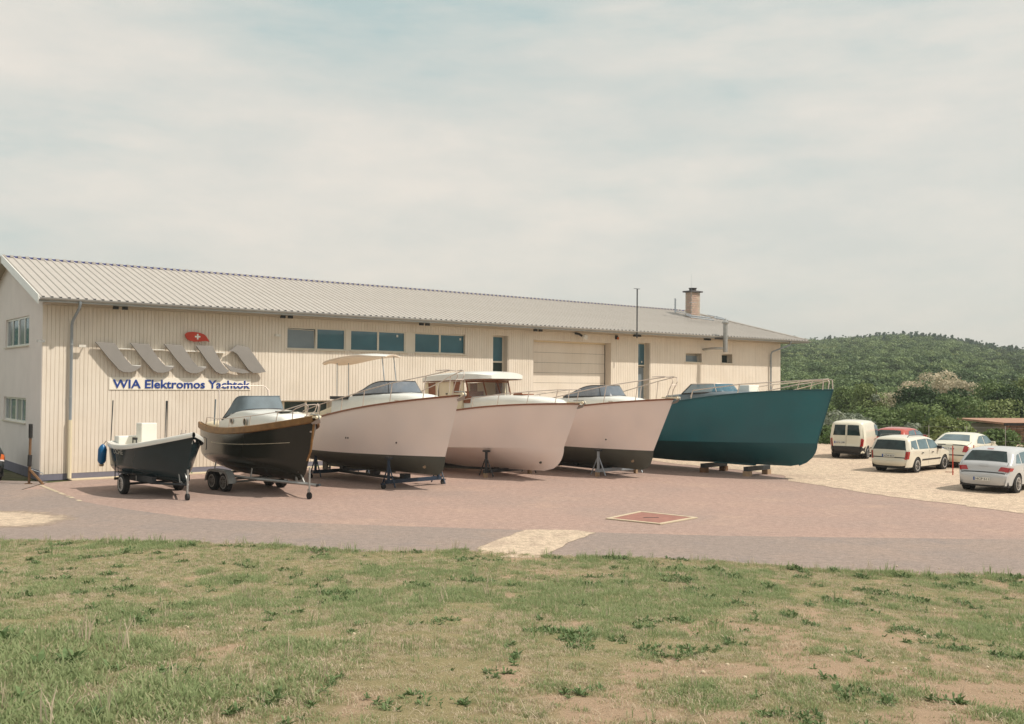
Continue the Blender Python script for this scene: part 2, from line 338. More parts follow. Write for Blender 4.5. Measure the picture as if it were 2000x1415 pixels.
def flat(name, pts, z, m, kind='structure'):
    mb = MB(); mb.add([(x, y, z) for x, y in pts], [tuple(range(len(pts)))]); o = mb.obj(name, m, fix=False)
    if o.data.polygons[0].normal.z < 0: o.data.flip_normals()
    return tag(o, kind=kind)
def wob(pts, n=10, a=.06, seed=1):
    r = random.Random(seed); o = []
    for (x0, y0), (x1, y1) in zip(pts[:-1], pts[1:]):
        for k in range(n): f = k / n; o.append((x0 + (x1 - x0) * f + r.uniform(-a, a), y0 + (y1 - y0) * f + r.uniform(-a, a)))
    return o + [pts[-1]]
roadline = [(-60, 21.5), (-30, 20.5)]
roady = wob([(-15.55, 30.5), (-14.9, 30.9), (-12.43, 27.76), (-10.14, 25.89), (-8.24, 24.63), (-7.0, 24.2), (-3.74, 23.62), (.22, 23.0), (2.07, 22.7), (4.8, 22.38), (11.82, 22.14), (30, 21.9)], 8, .035, 3)
lawnedge = [(x, float(edge_y(x)) - .6) for x in np.linspace(40, -60, 120)]
flat('yard', [(-15.8, 32.6), (-15.4, 29.5)] + [(x, y - .3) for x, y in roady[8:]] + [(30, 44), (20, 57.5), (5, 60), (-14, 35.5)], .004, G_yard)
flat('road', [(-60, 40), (-15.9, 33.0)] + roady + lawnedge, .008, G_road)
grv = wob([(4.6, 48), (7.6, 42.3), (9.6, 39.6), (10.6, 37.6), (10.31, 35.38), (11.91, 30.95), (13.23, 28.8), (14.21, 26.61), (14.78, 25.17), (16, 23.6), (30, 22.6)], 8, .12, 8)
flat('gravel_lot', grv + [(60, 23), (60, 60), (14, 58.6), (6, 58.2)], .012, G_grav)
def soft_patch(name, pts, z, m0, fade=.35):
    """patch whose rim breaks up into the surface below"""
    key = 'soft ' + m0.name
    if key not in MATS:
        m = m0.copy(); t = m.node_tree; p = t.nodes['Principled BSDF']; MATS[key] = m
        a_ = t.nodes.new('ShaderNodeAttribute'); a_.attribute_name = 'core'; c = t.nodes.new('ShaderNodeTexCoord'); n = t.nodes.new('ShaderNodeTexNoise'); n.inputs['Scale'].default_value = 2.2; n.inputs['Detail'].default_value = 8; n.inputs['Roughness'].default_value = .7
        t.links.new(c.outputs['Object'], n.inputs['Vector']); ad = t.nodes.new('ShaderNodeMath'); ad.operation = 'ADD'; t.links.new(a_.outputs['Fac'], ad.inputs[0]); t.links.new(n.outputs['Fac'], ad.inputs[1])
        mr = t.nodes.new('ShaderNodeMapRange'); mr.inputs[1].default_value = .55; mr.inputs[2].default_value = 1.0; t.links.new(ad.outputs[0], mr.inputs[0]); t.links.new(mr.outputs[0], p.inputs['Alpha'])
    cx_, cy_ = np.mean(pts, axis=0); n = len(pts); vs = [(cx_, cy_, z)]; core = [1.0]; fs = []
    for k, f in enumerate((.5, 1 - fade, 1.0)):
        vs += [(cx_ + (x - cx_) * f, cy_ + (y - cy_) * f, z) for x, y in pts]; core += [(.9, .8, 0.0)[k]] * n
    for i in range(n):
        j = (i + 1) % n; fs.append((0, 1 + i, 1 + j))
        for k in range(2): fs.append((1 + k * n + i, 1 + (k + 1) * n + i, 1 + (k + 1) * n + j, 1 + k * n + j))
    mb = MB(); mb.add(vs, fs); o = mb.obj(name, MATS[key]); at = o.data.attributes.new('core', 'FLOAT', 'POINT'); at.data.foreach_set('value', np.array(core, np.float32))
    return tag(o, kind='structure')
soft_patch('concrete_patch', wob([(.35, 23.05), (1.57, 23.1), (2.07, 22.66), (1.33, 21.2), (.6, 19.2), (-.6, 19.3), (-.76, 20.44), (.35, 23.05)], 6, .04, 5)[:-1], .016, G_sand, .12)
soft_patch('sandy_patch', wob([(-16, 26.0), (-12.29, 25.6), (-10.8, 24.4), (-10.9, 22.8), (-12.4, 22.3), (-16, 22.3), (-16, 26.0)], 6, .15, 6)[:-1], .012, G_sand, .5)
mb = MB(); a, b = Vector((-15.58, 31.84, 0)), Vector((-12.43, 27.76, 0)); d = (b - a).normalized(); q = Vector((-d.y, d.x, 0)) * .06
for k in range(30):
    if k > 12 and random.random() < .3: continue
    p0 = a + (b - a) * (k / 30); p1 = a + (b - a) * ((k + random.uniform(.75, 1)) / 30)
    mb.add([(p0 - q), (p1 - q), (p1 + q), (p0 + q)], [(0, 1, 2, 3)])
for i in range(len(mb.v)): mb.v[i] = (mb.v[i][0], mb.v[i][1], .014)
tag(mb.obj('painted_line', M_conc), kind='structure')

# manhole / steel hatch with concrete kerb
hc = [(2.46, 24.94), (3.55, 26.40), (4.92, 25.27), (3.74, 24.02)]
th = thing('inspection_hatch', 'rusty red steel hatch cover set in a pale concrete rim in the yard', 'hatch cover', (3.67, 25.15, 0))
cx, cy = 3.67, 25.15
def sc_(f): return [((x - cx) * f, (y - cy) * f) for x, y in hc]
mb = MB(); o_, i_ = sc_(1.0), sc_(.88); n4 = 4
mb.add([(*p, .01) for p in o_] + [(*p, .035) for p in o_] + [(*p, .035) for p in i_] + [(*p, .02) for p in i_],
       [(k, (k + 1) % 4, 4 + (k + 1) % 4, 4 + k) for k in range(4)] + [(4 + k, 4 + (k + 1) % 4, 8 + (k + 1) % 4, 8 + k) for k in range(4)] + [(8 + k, 8 + (k + 1) % 4, 12 + (k + 1) % 4, 12 + k) for k in range(4)])
mb.obj('concrete_rim', M_conc, th)
MB().prism(sc_(.87), lambda x, y: (x, y, .012), lambda x, y: (x, y, .028)).obj('cover_plate', M_rust, th)
MB().box(-.2, .2, -.03, .03, .0285, .034).obj('handle_slot', M_blackp, th)

# ------------------------------------------------------------------ the workshop building
AZ = R(38.502); BX, BY = -16.35, 33.325
ROOT = thing('workshop_building', 'long cream boat workshop with ribbed grey metal roof behind the boats', 'building', (BX, BY, 0), AZ)
# local frame: x along the front, -y towards the yard, z up
LEN, WD = 42.23, 9.06
EAVE, OV, RIDGE, RH = 6.33, .86, 5.43, 8.31
OPEN = [(9.15, 18.15, 4.85, 5.76), (8.2, 11.23, 2.19, 2.74), (19.72, 20.62, 1.75, 5.80), (22.24, 27.54, 0.0, 5.68), (29.55, 30.5, 1.0, 5.78), (33.38, 34.86, 4.80, 5.32), (36.58, 37.6, 4.80, 5.34)]
def cuts(u0, u1):
    z = [(0.22, 6.12)]
    for a, b, lo, hi in OPEN:
        if a < (u0 + u1) / 2 < b:
            nz = []
            for p, q in z:
                if lo > p: nz.append((p, min(lo, q)))
                if hi < q: nz.append((max(hi, p), q))
            z = [k for k in nz if k[1] - k[0] > .02]
    return z
mb = MB(); pitch = .137; u = 0.
while u < LEN - .01:
    e = min(u + pitch, LEN); off = random.uniform(-.0015, .0015)
    for z0, z1 in cuts(u, e):
        g = .009
        mb.add([(u, -.0, z0), (u + g, -.018 + off, z0), (e - g, -.018 + off, z0), (e, -.0, z0), (u, -.0, z1), (u + g, -.018 + off, z1), (e - g, -.018 + off, z1), (e, -.0, z1)],
               [(0, 1, 5, 4), (1, 2, 6, 5), (2, 3, 7, 6), (4, 5, 6, 7), (3, 2, 1, 0)])
    u = e
o = mb.obj('cladding_boards', M_clad, ROOT); o['kind'] = 'stuff'
# masonry behind, with openings
us = sorted({0, LEN, *[q for a in OPEN for q in a[:2]]})
mb = MB()
for u0, u1 in zip(us[:-1], us[1:]):
    zz = [(0, 6.5)]
    for a, b, lo, hi in OPEN:
        if a < (u0 + u1) / 2 < b:
            nz = []
            for p_, q_ in zz:
                if lo > p_: nz.append((p_, min(lo, q_)))
                if hi < q_: nz.append((max(hi, p_), q_))
            zz = nz
    for z0, z1 in zz: mb.box(u0, u1, .002, .52, z0, z1)
mb.obj('front_wall', M_reveal, ROOT)
mb = MB(); mb.box(.0, LEN, -.012, -.002, 0, .215)
mb.obj('plinth', M_plinth, ROOT)
# gable walls and the back wall
GW = [(2.0, 6.1, 4.77, 5.86), (2.3, 6.2, 1.92, 2.83)]    # y ranges (into depth)
mb = MB()
ys = sorted({0.522, 2.0, 2.3, 6.1, 6.2, WD})
def roofz(y): return RH - .12 - (abs(y - RIDGE + OV - .86 + .0)) * ((RH - EAVE) / (RIDGE + OV))
RZ = lambda y: EAVE + .0 + (y + OV) * (RH - EAVE) / (RIDGE + OV) if y < RIDGE else RH - (y - RIDGE) * (RH - EAVE) / (RIDGE + OV)
for y0, y1 in [(.0, 2.0), (2.0, 2.3), (2.3, RIDGE), (RIDGE, 6.1), (6.1, 6.2), (6.2, 10.86)]:
    segs = [(0, 99)]
    for a, b, lo, hi in GW:
        if a < (y0 + y1) / 2 < b: segs = [s for p_, q_ in segs for s in ((p_, min(lo, q_)), (max(hi, p_), q_)) if s[1] - s[0] > .02]
    for z0, z1 in segs:
        t0 = RZ(y0) - .1 if z1 > 50 else z1; t1 = RZ(y1) - .1 if z1 > 50 else z1
        yy0 = y0 + (.001 if y0 == 0 else 0)
        mb.add([(-.012, yy0, z0), (.25, yy0, z0), (.25, y1, z0), (-.012, y1, z0), (-.012, yy0, t0), (.25, yy0, t0), (.25, y1, t1), (-.012, y1, t1)],
               [(3, 2, 1, 0), (4, 5, 6, 7), (0, 1, 5, 4), (1, 2, 6, 5), (2, 3, 7, 6), (3, 0, 4, 7)])
mb.obj('gable_wall', M_gable, ROOT)
MB().box(-.03, .0, 0, 10.86, 0.0, .35).obj('gable_plinth', M_plinth, ROOT)
mb = MB(); mb.box(.25, LEN, 10.6, 10.86, 0, 6.1); mb.box(LEN - .25, LEN - .002, .522, 10.6, 0, 6.1); mb.obj('rear_wall', M_reveal, ROOT)
# roof: ribbed sheets, front slope; hip at the right end
VG = .32; HIP = 2.4; RE = 39.4
EX = LEN + 1.75           # eave corner at the hip
yR = RIDGE; yE = -OV; slope = (RH - EAVE) / (yR - yE)
def rz_(y): return EAVE + (y - yE) * slope
pn = 1.108; x = -VG; k = 0
prof = []      # one sheet: 4 ribs
for r_ in range(4):
    b0 = r_ * .277; prof += [(b0, 0), (b0 + .085, 0), (b0 + .11, .034), (b0 + .155, .034), (b0 + .18, 0)]
prof.append((1.108, 0))
def panel(x0):
    me = MB(); top = []; bot = []
    for px_, h_ in prof:
        X_ = x0 + px_
        if X_ > EX: X_ = EX
        yt = yR if X_ <= RE else yE + (yR - yE) * max(0.0, (EX - X_) / (EX - RE))
        top.append((X_, yt, rz_(yt) + h_)); bot.append((X_, yE - .02, rz_(yE - .02) + h_))
    me.grid([bot, top])
    n = len(bot)     # eave end faces (the dark rib mouths)
    return me
base_panel = None; nsheet = int(math.ceil((EX + VG) / pn))
for k in range(nsheet):
    x0 = -VG + k * pn
    if x0 + pn <= RE:
        if base_panel is None:
            base_panel = panel(0).obj('roof_sheet', M_roof, ROOT, fix=False); base_panel.location.x = x0
        else:
            c_ = base_panel.copy(); COL.objects.link(c_); c_.parent = ROOT; c_.location.x = x0
    else: panel(x0).obj('roof_sheet', M_roof, ROOT, fix=False)
# rib mouths: dark foam closures
mb = MB(); x = -VG
while x < EX - .3:
    mb.box(x + .09, x + .175, yE - .012, yE + .02, rz_(yE) - .02, rz_(yE) + .036); x += .277
o = mb.obj('eave_closures', M_cap, ROOT); o['kind'] = 'stuff'
# deck below the sheets, soffit, rear slope, hip end
yB = 2 * yR - yE
mb = MB(); mb.prism([(-VG, 0), (EX, 0), (RE, 1), (-VG, 1)], lambda a, f: (a, yE + (yR - yE) * f, EAVE + (RH - EAVE) * f - .09), lambda a, f: (a, yE + (yR - yE) * f, EAVE + (RH - EAVE) * f - .008)); mb.obj('roof_deck', M_roofu, ROOT)
mb = MB(); mb.prism([(-VG, 0), (EX, 0), (RE, 1), (-VG, 1)], lambda a, f: (a, yB + (yR - yB) * f, EAVE + (RH - EAVE) * f - .09), lambda a, f: (a, yB + (yR - yB) * f, EAVE + (RH - EAVE) * f + .0)); mb.obj('rear_roof_slope', M_roof, ROOT)
mb = MB(); mb.add([(EX, yE, EAVE + .02), (EX, yB, EAVE + .02), (RE, yR, RH + .02), (EX, yE, EAVE - .09), (EX, yB, EAVE - .09)], [(0, 1, 2), (0, 3, 4, 1)]); mb.obj('hip_end', M_roof, ROOT)
MB().box(LEN + .005, EX - .02, yE + .05, yB - .05, EAVE - .14, EAVE - .095).obj('canopy_soffit', M_roofu, ROOT)
MB().box(.0, LEN, yE + .03, -.02, EAVE - .135, EAVE - .10).obj('front_soffit', M_roofu, ROOT)
mb = MB(); mb.tube([(RE, yR, RH + .06), (EX - .03, yE + .02, EAVE + .05)], .05, 6); mb.obj('hip_cap', M_roof, ROOT)
# ridge cap with blue filler showing between the ribs
MB().box(-VG, RE, yR - .05, yR - .02, RH - .03, RH + .055).obj('ridge_filler', M_ridge, ROOT)
mb = MB(); x = -VG
while x < RE - .3:
    mb.box(x + .0, x + .115, yR - .09, yR + .10, RH - .01, RH + .075); x += .277
o = mb.obj('ridge_ribs', M_roof, ROOT); o['kind'] = 'stuff'
# barge boards on the gable
for s_ in (0, 1):
    ya, yb_ = (yE, yR) if s_ == 0 else (yB, yR)
    MB().prism([(0, 0), (1, 0), (1, 1), (0, 1)], lambda f, g: (-VG - .03, ya + (yb_ - ya) * f, EAVE + (RH - EAVE) * f - .24 + .31 * g), lambda f, g: (-VG + .0, ya + (yb_ - ya) * f, EAVE + (RH - EAVE) * f - .24 + .31 * g)).obj('barge_board', M_white if s_ == 0 else M_roofu, ROOT)
    MB().prism([(0, 0), (1, 0), (1, 1), (0, 1)], lambda f, g: (-VG + .002 + g * (VG + .01), ya + (yb_ - ya) * f, EAVE + (RH - EAVE) * f - .13), lambda f, g: (-VG + .002 + g * (VG + .01), ya + (yb_ - ya) * f, EAVE + (RH - EAVE) * f - .10)).obj('verge_soffit', M_roofu, ROOT)
# gutters and downpipes
mb = MB(); P_ = [(math.cos(t_) * .075, math.sin(t_) * .075) for t_ in np.linspace(math.pi, 2 * math.pi, 8)]
G_ = [[(xx, yE - .075 + a_, EAVE - .02 + b_) for a_, b_ in P_] for xx in (-VG, EX)]
mb.grid(G_); G2 = [[(xx, yE - .075 + a_ * .9, EAVE - .02 + b_ * .9) for a_, b_ in P_] for xx in (-VG, EX)]; mb.grid(G2)
mb.obj('gutter', M_gutter, ROOT, smooth=True)
MB().box(-VG, EX, yE + .0, yE + .02, EAVE - .16, EAVE - .02).obj('fascia', M_gutter, ROOT)
def downpipe(u, uo, zb, label=None):
    mb = MB(); mb.tube([(uo, yE - .07, EAVE - .09), (uo, yE - .07, EAVE - .2), (uo, yE + .02, EAVE - .32), (u, -.22, EAVE - .75), (u, -.13, EAVE - .9), (u, -.13, zb)], .05, 8)
    o = mb.obj('downpipe', M_pipe, ROOT, smooth=True)
    for zc in (4.75, 2.9): MB().lathe([(0, .062), (.04, .062)], (u, -.13, zc), 'Z', 10).obj('pipe_bracket', M_gutter, o)
    return o
d_ = downpipe(.92, .98, 2.1)
MB().tube([(.92, -.13, 2.1), (.92, -.13, .05)], .075, 8).obj('pipe_guard', M_pipew, d_, smooth=True)
downpipe(41.1, 42.0, .1)
# windows
def window(u0, u1, z0, z1, cols=1, rows=None, depth=.14, glass=None, fr=.055, tilt=None, name='window', pv=None):
    """frame with panes; rows = list of split heights"""
    zs = [z0] + (rows or []) + [z1]; uw = (u1 - u0) / cols
    mb = MB(); y0, y1 = depth, depth + .07
    for a_, b_ in ((u0, u0 + fr), (u1 - fr, u1)): mb.box(a_, b_, y0, y1, z0, z1)
    for a_, b_ in ((z0, z0 + fr), (z1 - fr, z1)): mb.box(u0 + fr, u1 - fr, y0 - .001, y1 - .001, a_, b_)
    for k in range(1, cols): mb.box(u0 + k * uw - fr * .8, u0 + k * uw + fr * .8, y0 + .002, y1, z0 + fr, z1 - fr)
    for z_ in zs[1:-1]: mb.box(u0 + fr, u1 - fr, y0 + .003, y1, z_ - fr * .7, z_ + fr * .7)
    f = mb.obj(name, M_frame, ROOT)
    i = 0
    for k in range(cols):
        for r_ in range(len(zs) - 1):
            a_, b_ = u0 + k * uw + fr * .8, u0 + (k + 1) * uw - fr * .8; c_, e_ = zs[r_] + fr * .7, zs[r_ + 1] - fr * .7
            g = glass[i] if isinstance(glass, (list, tuple)) else glass; dy = y0 + .03
            if tilt == i:       # tilted-in sash: pale, with a dark gap at the top
                MB().add([(a_, dy, c_), (b_, dy, c_), (b_, dy - .0, e_), (a_, dy - .0, e_)], [(0, 1, 2, 3)]).obj('pane', M_glassd, f)
                MB().add([(a_ + .01, dy - .01, c_ + .02), (b_ - .04, dy - .01, c_ + .02), (b_ - .08, dy - .012, e_ - .07), (a_ + .01, dy - .012, e_ - .05)], [(0, 1, 2, 3)]).obj('tilted_sash', M_glassp, f)
                MB().tube([(b_ - .03, dy - .02, c_ + .02), (b_ - .07, dy - .025, e_ - .07), (a_ + .01, dy - .025, e_ - .05)], .016, 4).obj('sash_edge', M_frame, f)
            else: MB().add([(a_, dy, c_), (b_, dy, c_), (b_, dy, e_), (a_, dy, e_)], [(0, 1, 2, 3)]).obj('pane', g or M_glass, f)
            i += 1
    MB().box(u0 - .04, u1 + .04, -.07, depth - .002, z0 - .03, z0 + .012).obj('sill', M_frame, f)
    return f
def sticker(u, z, d):
    MB().box(u, u + .09, d - .008, d - .003, z, z + .10).obj('pane_sticker', M_plastic, ROOT)
window(9.15, 11.86, 4.85, 5.76, 2, glass=M_glass, tilt=0, depth=.05)
window(12.08, 14.85, 4.85, 5.76, 2, glass=M_glass, depth=.05)
window(15.35, 18.15, 4.85, 5.76, 2, glass=M_glass, depth=.10)
MB().box(11.861, 12.079, .03, .2, 4.85, 5.76).obj('window_post', M_frame, ROOT)
MB().box(14.851, 15.349, .03, .2, 4.85, 5.76).obj('window_post', M_frame, ROOT)
sticker(14.4, 5.52, .07); sticker(17.85, 5.5, .12)
window(8.2, 11.23, 2.19, 2.74, 3, glass=[M_glassd, M_glassd, M_glassd], depth=.36)
window(19.72, 20.62, 1.75, 5.80, 1, rows=[3.3, 4.55], glass=[M_glass, M_glassd, M_glass], depth=.34)
window(29.55, 30.5, 1.0, 5.78, 1, rows=[4.55], glass=[M_glass, M_glass], tilt=0, depth=.34); sticker(30.2, 4.7, .36)
window(33.38, 34.86, 4.80, 5.32, 1, glass=M_glassd, tilt=0, depth=.3)
window(36.58, 37.6, 4.80, 5.34, 1, glass=M_glassd, depth=.36)
# gable windows (face -x)
for (ya, yb_, z0, z1) in GW:
    mb = MB(); x0, x1 = .05, .12
    for a_, b_ in ((ya, ya + .07), (yb_ - .07, yb_)): mb.box(x0, x1, a_, b_, z0, z1)
    for a_, b_ in ((z0, z0 + .07), (z1 - .07, z1)): mb.box(x0 - .001, x1 - .001, ya + .07, yb_ - .07, a_, b_)
    for f_ in (.5,): yc = ya + (yb_ - ya) * f_; mb.box(x0 - .002, x1, yc - .07, yc + .07, z0 + .07, z1 - .07)
    for f_ in (.25, .75): yc = ya + (yb_ - ya) * f_; mb.box(x0 + .002, x1, yc - .04, yc + .04, z0 + .07, z1 - .07)
    f = mb.obj('gable_window', M_white, ROOT)
    for k in range(4):
        a_ = ya + (yb_ - ya) * k / 4 + .06; b_ = ya + (yb_ - ya) * (k + 1) / 4 - .06
        MB().add([(x0 + .03, a_, z0 + .06), (x0 + .03, b_, z0 + .06), (x0 + .03, b_, z1 - .06), (x0 + .03, a_, z1 - .06)], [(0, 1, 2, 3)]).obj('pane', M_glassp if k in (1, 3) else M_glass, f)
    MB().box(-.07, .045, ya - .05, yb_ + .05, z0 - .04, z0 - .002).obj('sill', M_frame, f)
# roller / sectional door
f = MB().box(22.24, 27.54, .45, .47, 5.6, 5.68).obj('garage_door', M_cream, ROOT)
nz_ = 11
for k in range(nz_):
    h_ = 5.6 / nz_; MB().box(22.26, 27.50, .44, .48, .0 + k * h_ + .006, (k + 1) * h_ - .006).obj('door_panel', M_clad, f)
MB().box(22.24, 27.54, .485, .495, 0, 5.6).obj('door_backing', M_dark, f)
MB().box(27.50, 27.54, .43, .483, 0, 5.6).obj('door_track', M_blackp, f)
# chimney with bricks
CH = (37.62, 38.42, 3.2, 3.72)
zc0 = 7.2
f = MB().box(CH[0] + .01, CH[1] - .01, CH[2] + .01, CH[3] - .01, zc0, 9.28).obj('chimney', M_mortar, ROOT)
bm_ = MB().box(0, .225, 0, .1, 0, .062).obj('brick', M_brick, f); first = True
row = 0; z = zc0 + .2
while z < 9.2:
    for face in range(2):
        n_ = int((CH[1] - CH[0] if face == 0 else CH[3] - CH[2]) / .235) + 1
        for k in range(n_):
            off_ = (row % 2) * .118
            if face == 0:
                x_ = CH[0] + k * .235 + off_ - .1
                if x_ < CH[0] - .02 or x_ + .225 > CH[1] + .02: continue
                lo = (x_, CH[2] - .004 - random.uniform(0, .006), z); rot = 0
            else:
                y_ = CH[2] + k * .235 + off_
                if y_ + .225 > CH[3] + .02: continue
                lo = (CH[0] + .1 - .004 - .006, y_, z); rot = math.pi / 2
            if len([1]) and first: br = bm_; first = False
            else: br = bm_.copy(); COL.objects.link(br)
            br.parent = f; br.location = lo; br.rotation_euler = (0, 0, rot)
    z += .125 if row > 0 else .125
    row += 1
MB().box(CH[0] - .12, CH[1] + .12, CH[2] - .12, CH[3] + .12, 9.281, 9.37).obj('chimney_cap', M_cap, ROOT)
MB().lathe([(0, .22), (.14, .22), (.16, .26), (.19, .26)], (38.02, 3.46, 9.371), 'Z', 14).obj('chimney_pot', M_cap, ROOT)
mb = MB(); mb.tube([(37.35, 3.0, 7.9), (37.35, 3.0, 10.4)], [.010, .004], 5); mb.tube([(37.2, 3.05, 8.6), (37.9, 3.05, 8.62)], .012, 4); mb.obj('lightning_rod', M_pipe, ROOT)
# walkway round the chimney
mb = MB(); mb.tube([(35.9, 3.0, 7.9), (35.9, 3.0, 8.75)], .05, 6)
mb.tube([(35.9, 3.0, 8.0), (37.3, 3.0, 7.85), (37.3, 2.9, 7.75)], .025, 4); mb.tube([(36.3, 2.5, 7.75), (38.3, 2.3, 7.66)], .03, 4); mb.tube([(36.3, 2.2, 7.6), (38.3, 2.0, 7.5)], .03, 4)
for k in range(8): mb.tube([(36.3 + k * .28, 2.5, 7.73), (36.35 + k * .28, 2.15, 7.6)], .015, 4)
mb.tube([(38.8, 2.9, 7.9), (40.2, 2.8, 7.75)], .03, 4); mb.tube([(38.8, 2.4, 7.7), (40.0, 2.3, 7.6)], .04, 4); mb.tube([(39.3, 2.6, 7.6), (39.3, 2.6, 7.85)], .03, 4)
mb.obj('roof_walkway', M_pipe, ROOT)
# flue with bend, outside the eave
mb = MB(); uf = 35.45
mb.tube([(34.9, -.02, 5.55), (34.95, -.6, 5.6), (35.3, -1.16, 5.6)], .07, 8); mb.tube([(uf, -1.18, 5.4), (uf, -1.18, 7.05)], .13, 10)
fo = mb.obj('flue_pipe', M_galv, ROOT, smooth=True)
MB().lathe([(0, .13), (.04, .2), (.12, .2), (.2, .07), (.3, .05), (.32, .01)], (uf, -1.18, 7.0), 'Z', 12).obj('flue_cowl', M_galv, fo)
MB().box(uf - .55, uf + .3, -.9, -.86, 6.12, 6.2).obj('flue_bracket', M_cap, fo)
# antenna mast
mb = MB(); mb.tube([(28.5, -.97, 5.95), (28.5, -.97, 8.55)], .035, 6); mb.tube([(28.25, -.97, 8.55), (28.7, -.97, 8.55)], .014, 4)
tag(mb.obj('antenna_mast', M_dsteel), 'thin dark mast with a short crossbar rising from the eave', 'mast').matrix_world = Matrix.Translation((BX, BY, 0)) @ Matrix.Rotation(AZ, 4, 'Z')
BM = Matrix.Translation((BX, BY, 0)) @ Matrix.Rotation(AZ, 4, 'Z')
def wallpt(u, v, z): return BM @ Vector((u, -v, z))
# eave floodlights (pairs), lamp and camera
FL = [(2.45, 'pair of small dark eave lamps above the wave logo'), (8.9, 'pair of small dark eave lamps left of the ribbon windows'), (15.5, 'pair of small dark eave lamps above the third ribbon window'),
      (22.1, 'pair of small dark eave lamps left above the large door'), (29.0, 'pair of small dark eave lamps beside the mast foot'), (34.7, 'pair of small dark eave lamps beside the flue pipe')]
fl0 = None
for u_, lb in FL:
    if fl0 is None:
        fl0 = thing('eave_lamp', lb, 'lamp', wallpt(u_, .5, 6.16), AZ, 'lamps under the eave'); ch = []
        for s_ in (-.16, .16):
            mb = MB(); mb.box(s_ - .09, s_ + .09, -.06, .06, -.10, .0); ch.append(mb.obj('lamp_head', M_dsteel, fl0))
        ch.append(MB().box(-.26, .26, -.025, .025, .001, .03).obj('bracket', M_galv, fl0))
    else:
        r_ = fl0.copy(); COL.objects.link(r_); r_.location = wallpt(u_, .5, 6.16); r_['label'] = lb
        for c_ in ch: q_ = c_.copy(); COL.objects.link(q_); q_.parent = r_
t1 = thing('wall_lamp', 'round white floodlight on a dark arm above the large door', 'lamp', wallpt(25.2, .3, 6.0), AZ)
mb = MB(); mb.tube([(-.2, .28, .1), (-.2, .0, .05), (-.05, -.1, -.05)], .06, 6); mb.obj('lamp_arm', M_dsteel, t1)
MB().lathe([(-.12, .02), (-.10, .13), (.02, .16), (.03, .14)], (.05, -.15, -.1), 'Y', 14).obj('lamp_bowl', M_plastic, t1)
t1 = thing('alarm_beacon', 'small amber alarm beacon under the eave right of the large door', 'beacon', wallpt(27.9, .1, 6.0), AZ)
MB().box(-.07, .07, -.0, .08, -.1, .1).obj('beacon_base', M_dsteel, t1); MB().lathe([(0, .06), (.1, .06), (.14, .03)], (.02, -.05, -.12), 'Z', 10).obj('beacon_dome', M_kit, t1)
for u_, z_, lb in ((8.75, 5.38, 'white security camera on the wall left of the ribbon windows'), (1.35, 4.72, 'white security camera on the wall beside the left downpipe'), (0.0, 4.85, 'grey security camera at the left corner of the workshop')):
    t1 = thing('security_camera', lb, 'camera', wallpt(u_, .02, z_), AZ, 'security cameras on the workshop wall')
    MB().tube([(0, 0, 0), (-.0, -.18, 0)], .02, 5).obj('bracket', M_plastic, t1); MB().box(-.22, .02, -.26, -.17, -.05, .04).obj('camera_body', M_plastic if u_ > .5 else M_galv, t1)

# wave logo
lg = thing('wave_logo', 'grey metal wave logo spelling wia on the workshop wall', 'logo', wallpt(0, 0, 0), AZ)
V0, V1 = -.16, -.26
rib = [(0, 0), (90, 6), (180, 8), (215, 60), (255, 118), (300, 175), (345, 218), (400, 224), (438, 222), (405, 252), (365, 278), (320, 288), (265, 285), (225, 265), (180, 215), (120, 148), (60, 72)]
for u_, z_ in ((1.68, 4.88), (2.89, 4.88), (4.12, 4.88)):
    MB().prism([(u_ + a_ * .00375, z_ - b_ * .00375) for a_, b_ in rib], lambda a_, b_: (a_, V0, b_), lambda a_, b_: (a_, V1, b_)).obj('ribbon', M_silver, lg, bevel=.006)
rib2 = [(0, 0), (160, 0), (205, 80), (250, 160), (300, 215), (330, 235), (300, 262), (250, 268), (200, 248), (150, 195), (80, 105)]
MB().prism([(5.32 + a_ * .0040, 4.86 - b_ * .0040) for a_, b_ in rib2], lambda a_, b_: (a_, V0, b_), lambda a_, b_: (a_, V1, b_)).obj('ribbon', M_silver, lg, bevel=.006)
rib3 = [(0, 60), (35, 42), (80, 0), (190, 18), (230, 70), (290, 160), (360, 255), (300, 268), (240, 270), (190, 235), (130, 150), (85, 85), (50, 62)]
MB().prism([(6.58 + a_ * .0044, 4.92 - b_ * .0040) for a_, b_ in rib3], lambda a_, b_: (a_, V0, b_), lambda a_, b_: (a_, V1, b_)).obj('ribbon', M_silver, lg, bevel=.006)
MB().prism([(6.42, 4.22), (6.52, 4.1), (6.72, 3.9), (7.2, 3.82), (7.5, 3.86), (7.25, 3.98), (6.95, 4.02), (6.7, 4.1)], lambda a_, b_: (a_, V0, b_), lambda a_, b_: (a_, V1 + .02, b_)).obj('ribbon', M_silver, lg)
for a_, b_, z_ in ((2.5, 2.95, 4.66), (3.7, 4.15, 4.66), (4.9, 5.4, 4.64), (6.1, 6.5, 4.62), (2.98, 3.3, 4.06), (4.2, 4.5, 4.06), (5.4, 5.75, 4.05)):
    MB().box(a_, b_, V0 - .02, V0 + .12, z_ - .012, z_ + .012).obj('lit_edge_bar', M_white, lg)  # connecting bars in white: the sunlit edges of the wave put into the colour
for u_, z_ in ((2.2, 4.5), (3.4, 4.5), (4.6, 4.5), (5.8, 4.5), (7.3, 4.5), (2.6, 4.1), (3.8, 4.1)): MB().tube([(u_, V0, z_), (u_, 0, z_)], .02, 5).obj('standoff', M_galv, lg)
lf = thing('flag_leaf_sign', 'red leaf shaped sign with a white cross above the wave logo', 'sign', wallpt(0, 0, 0), AZ)
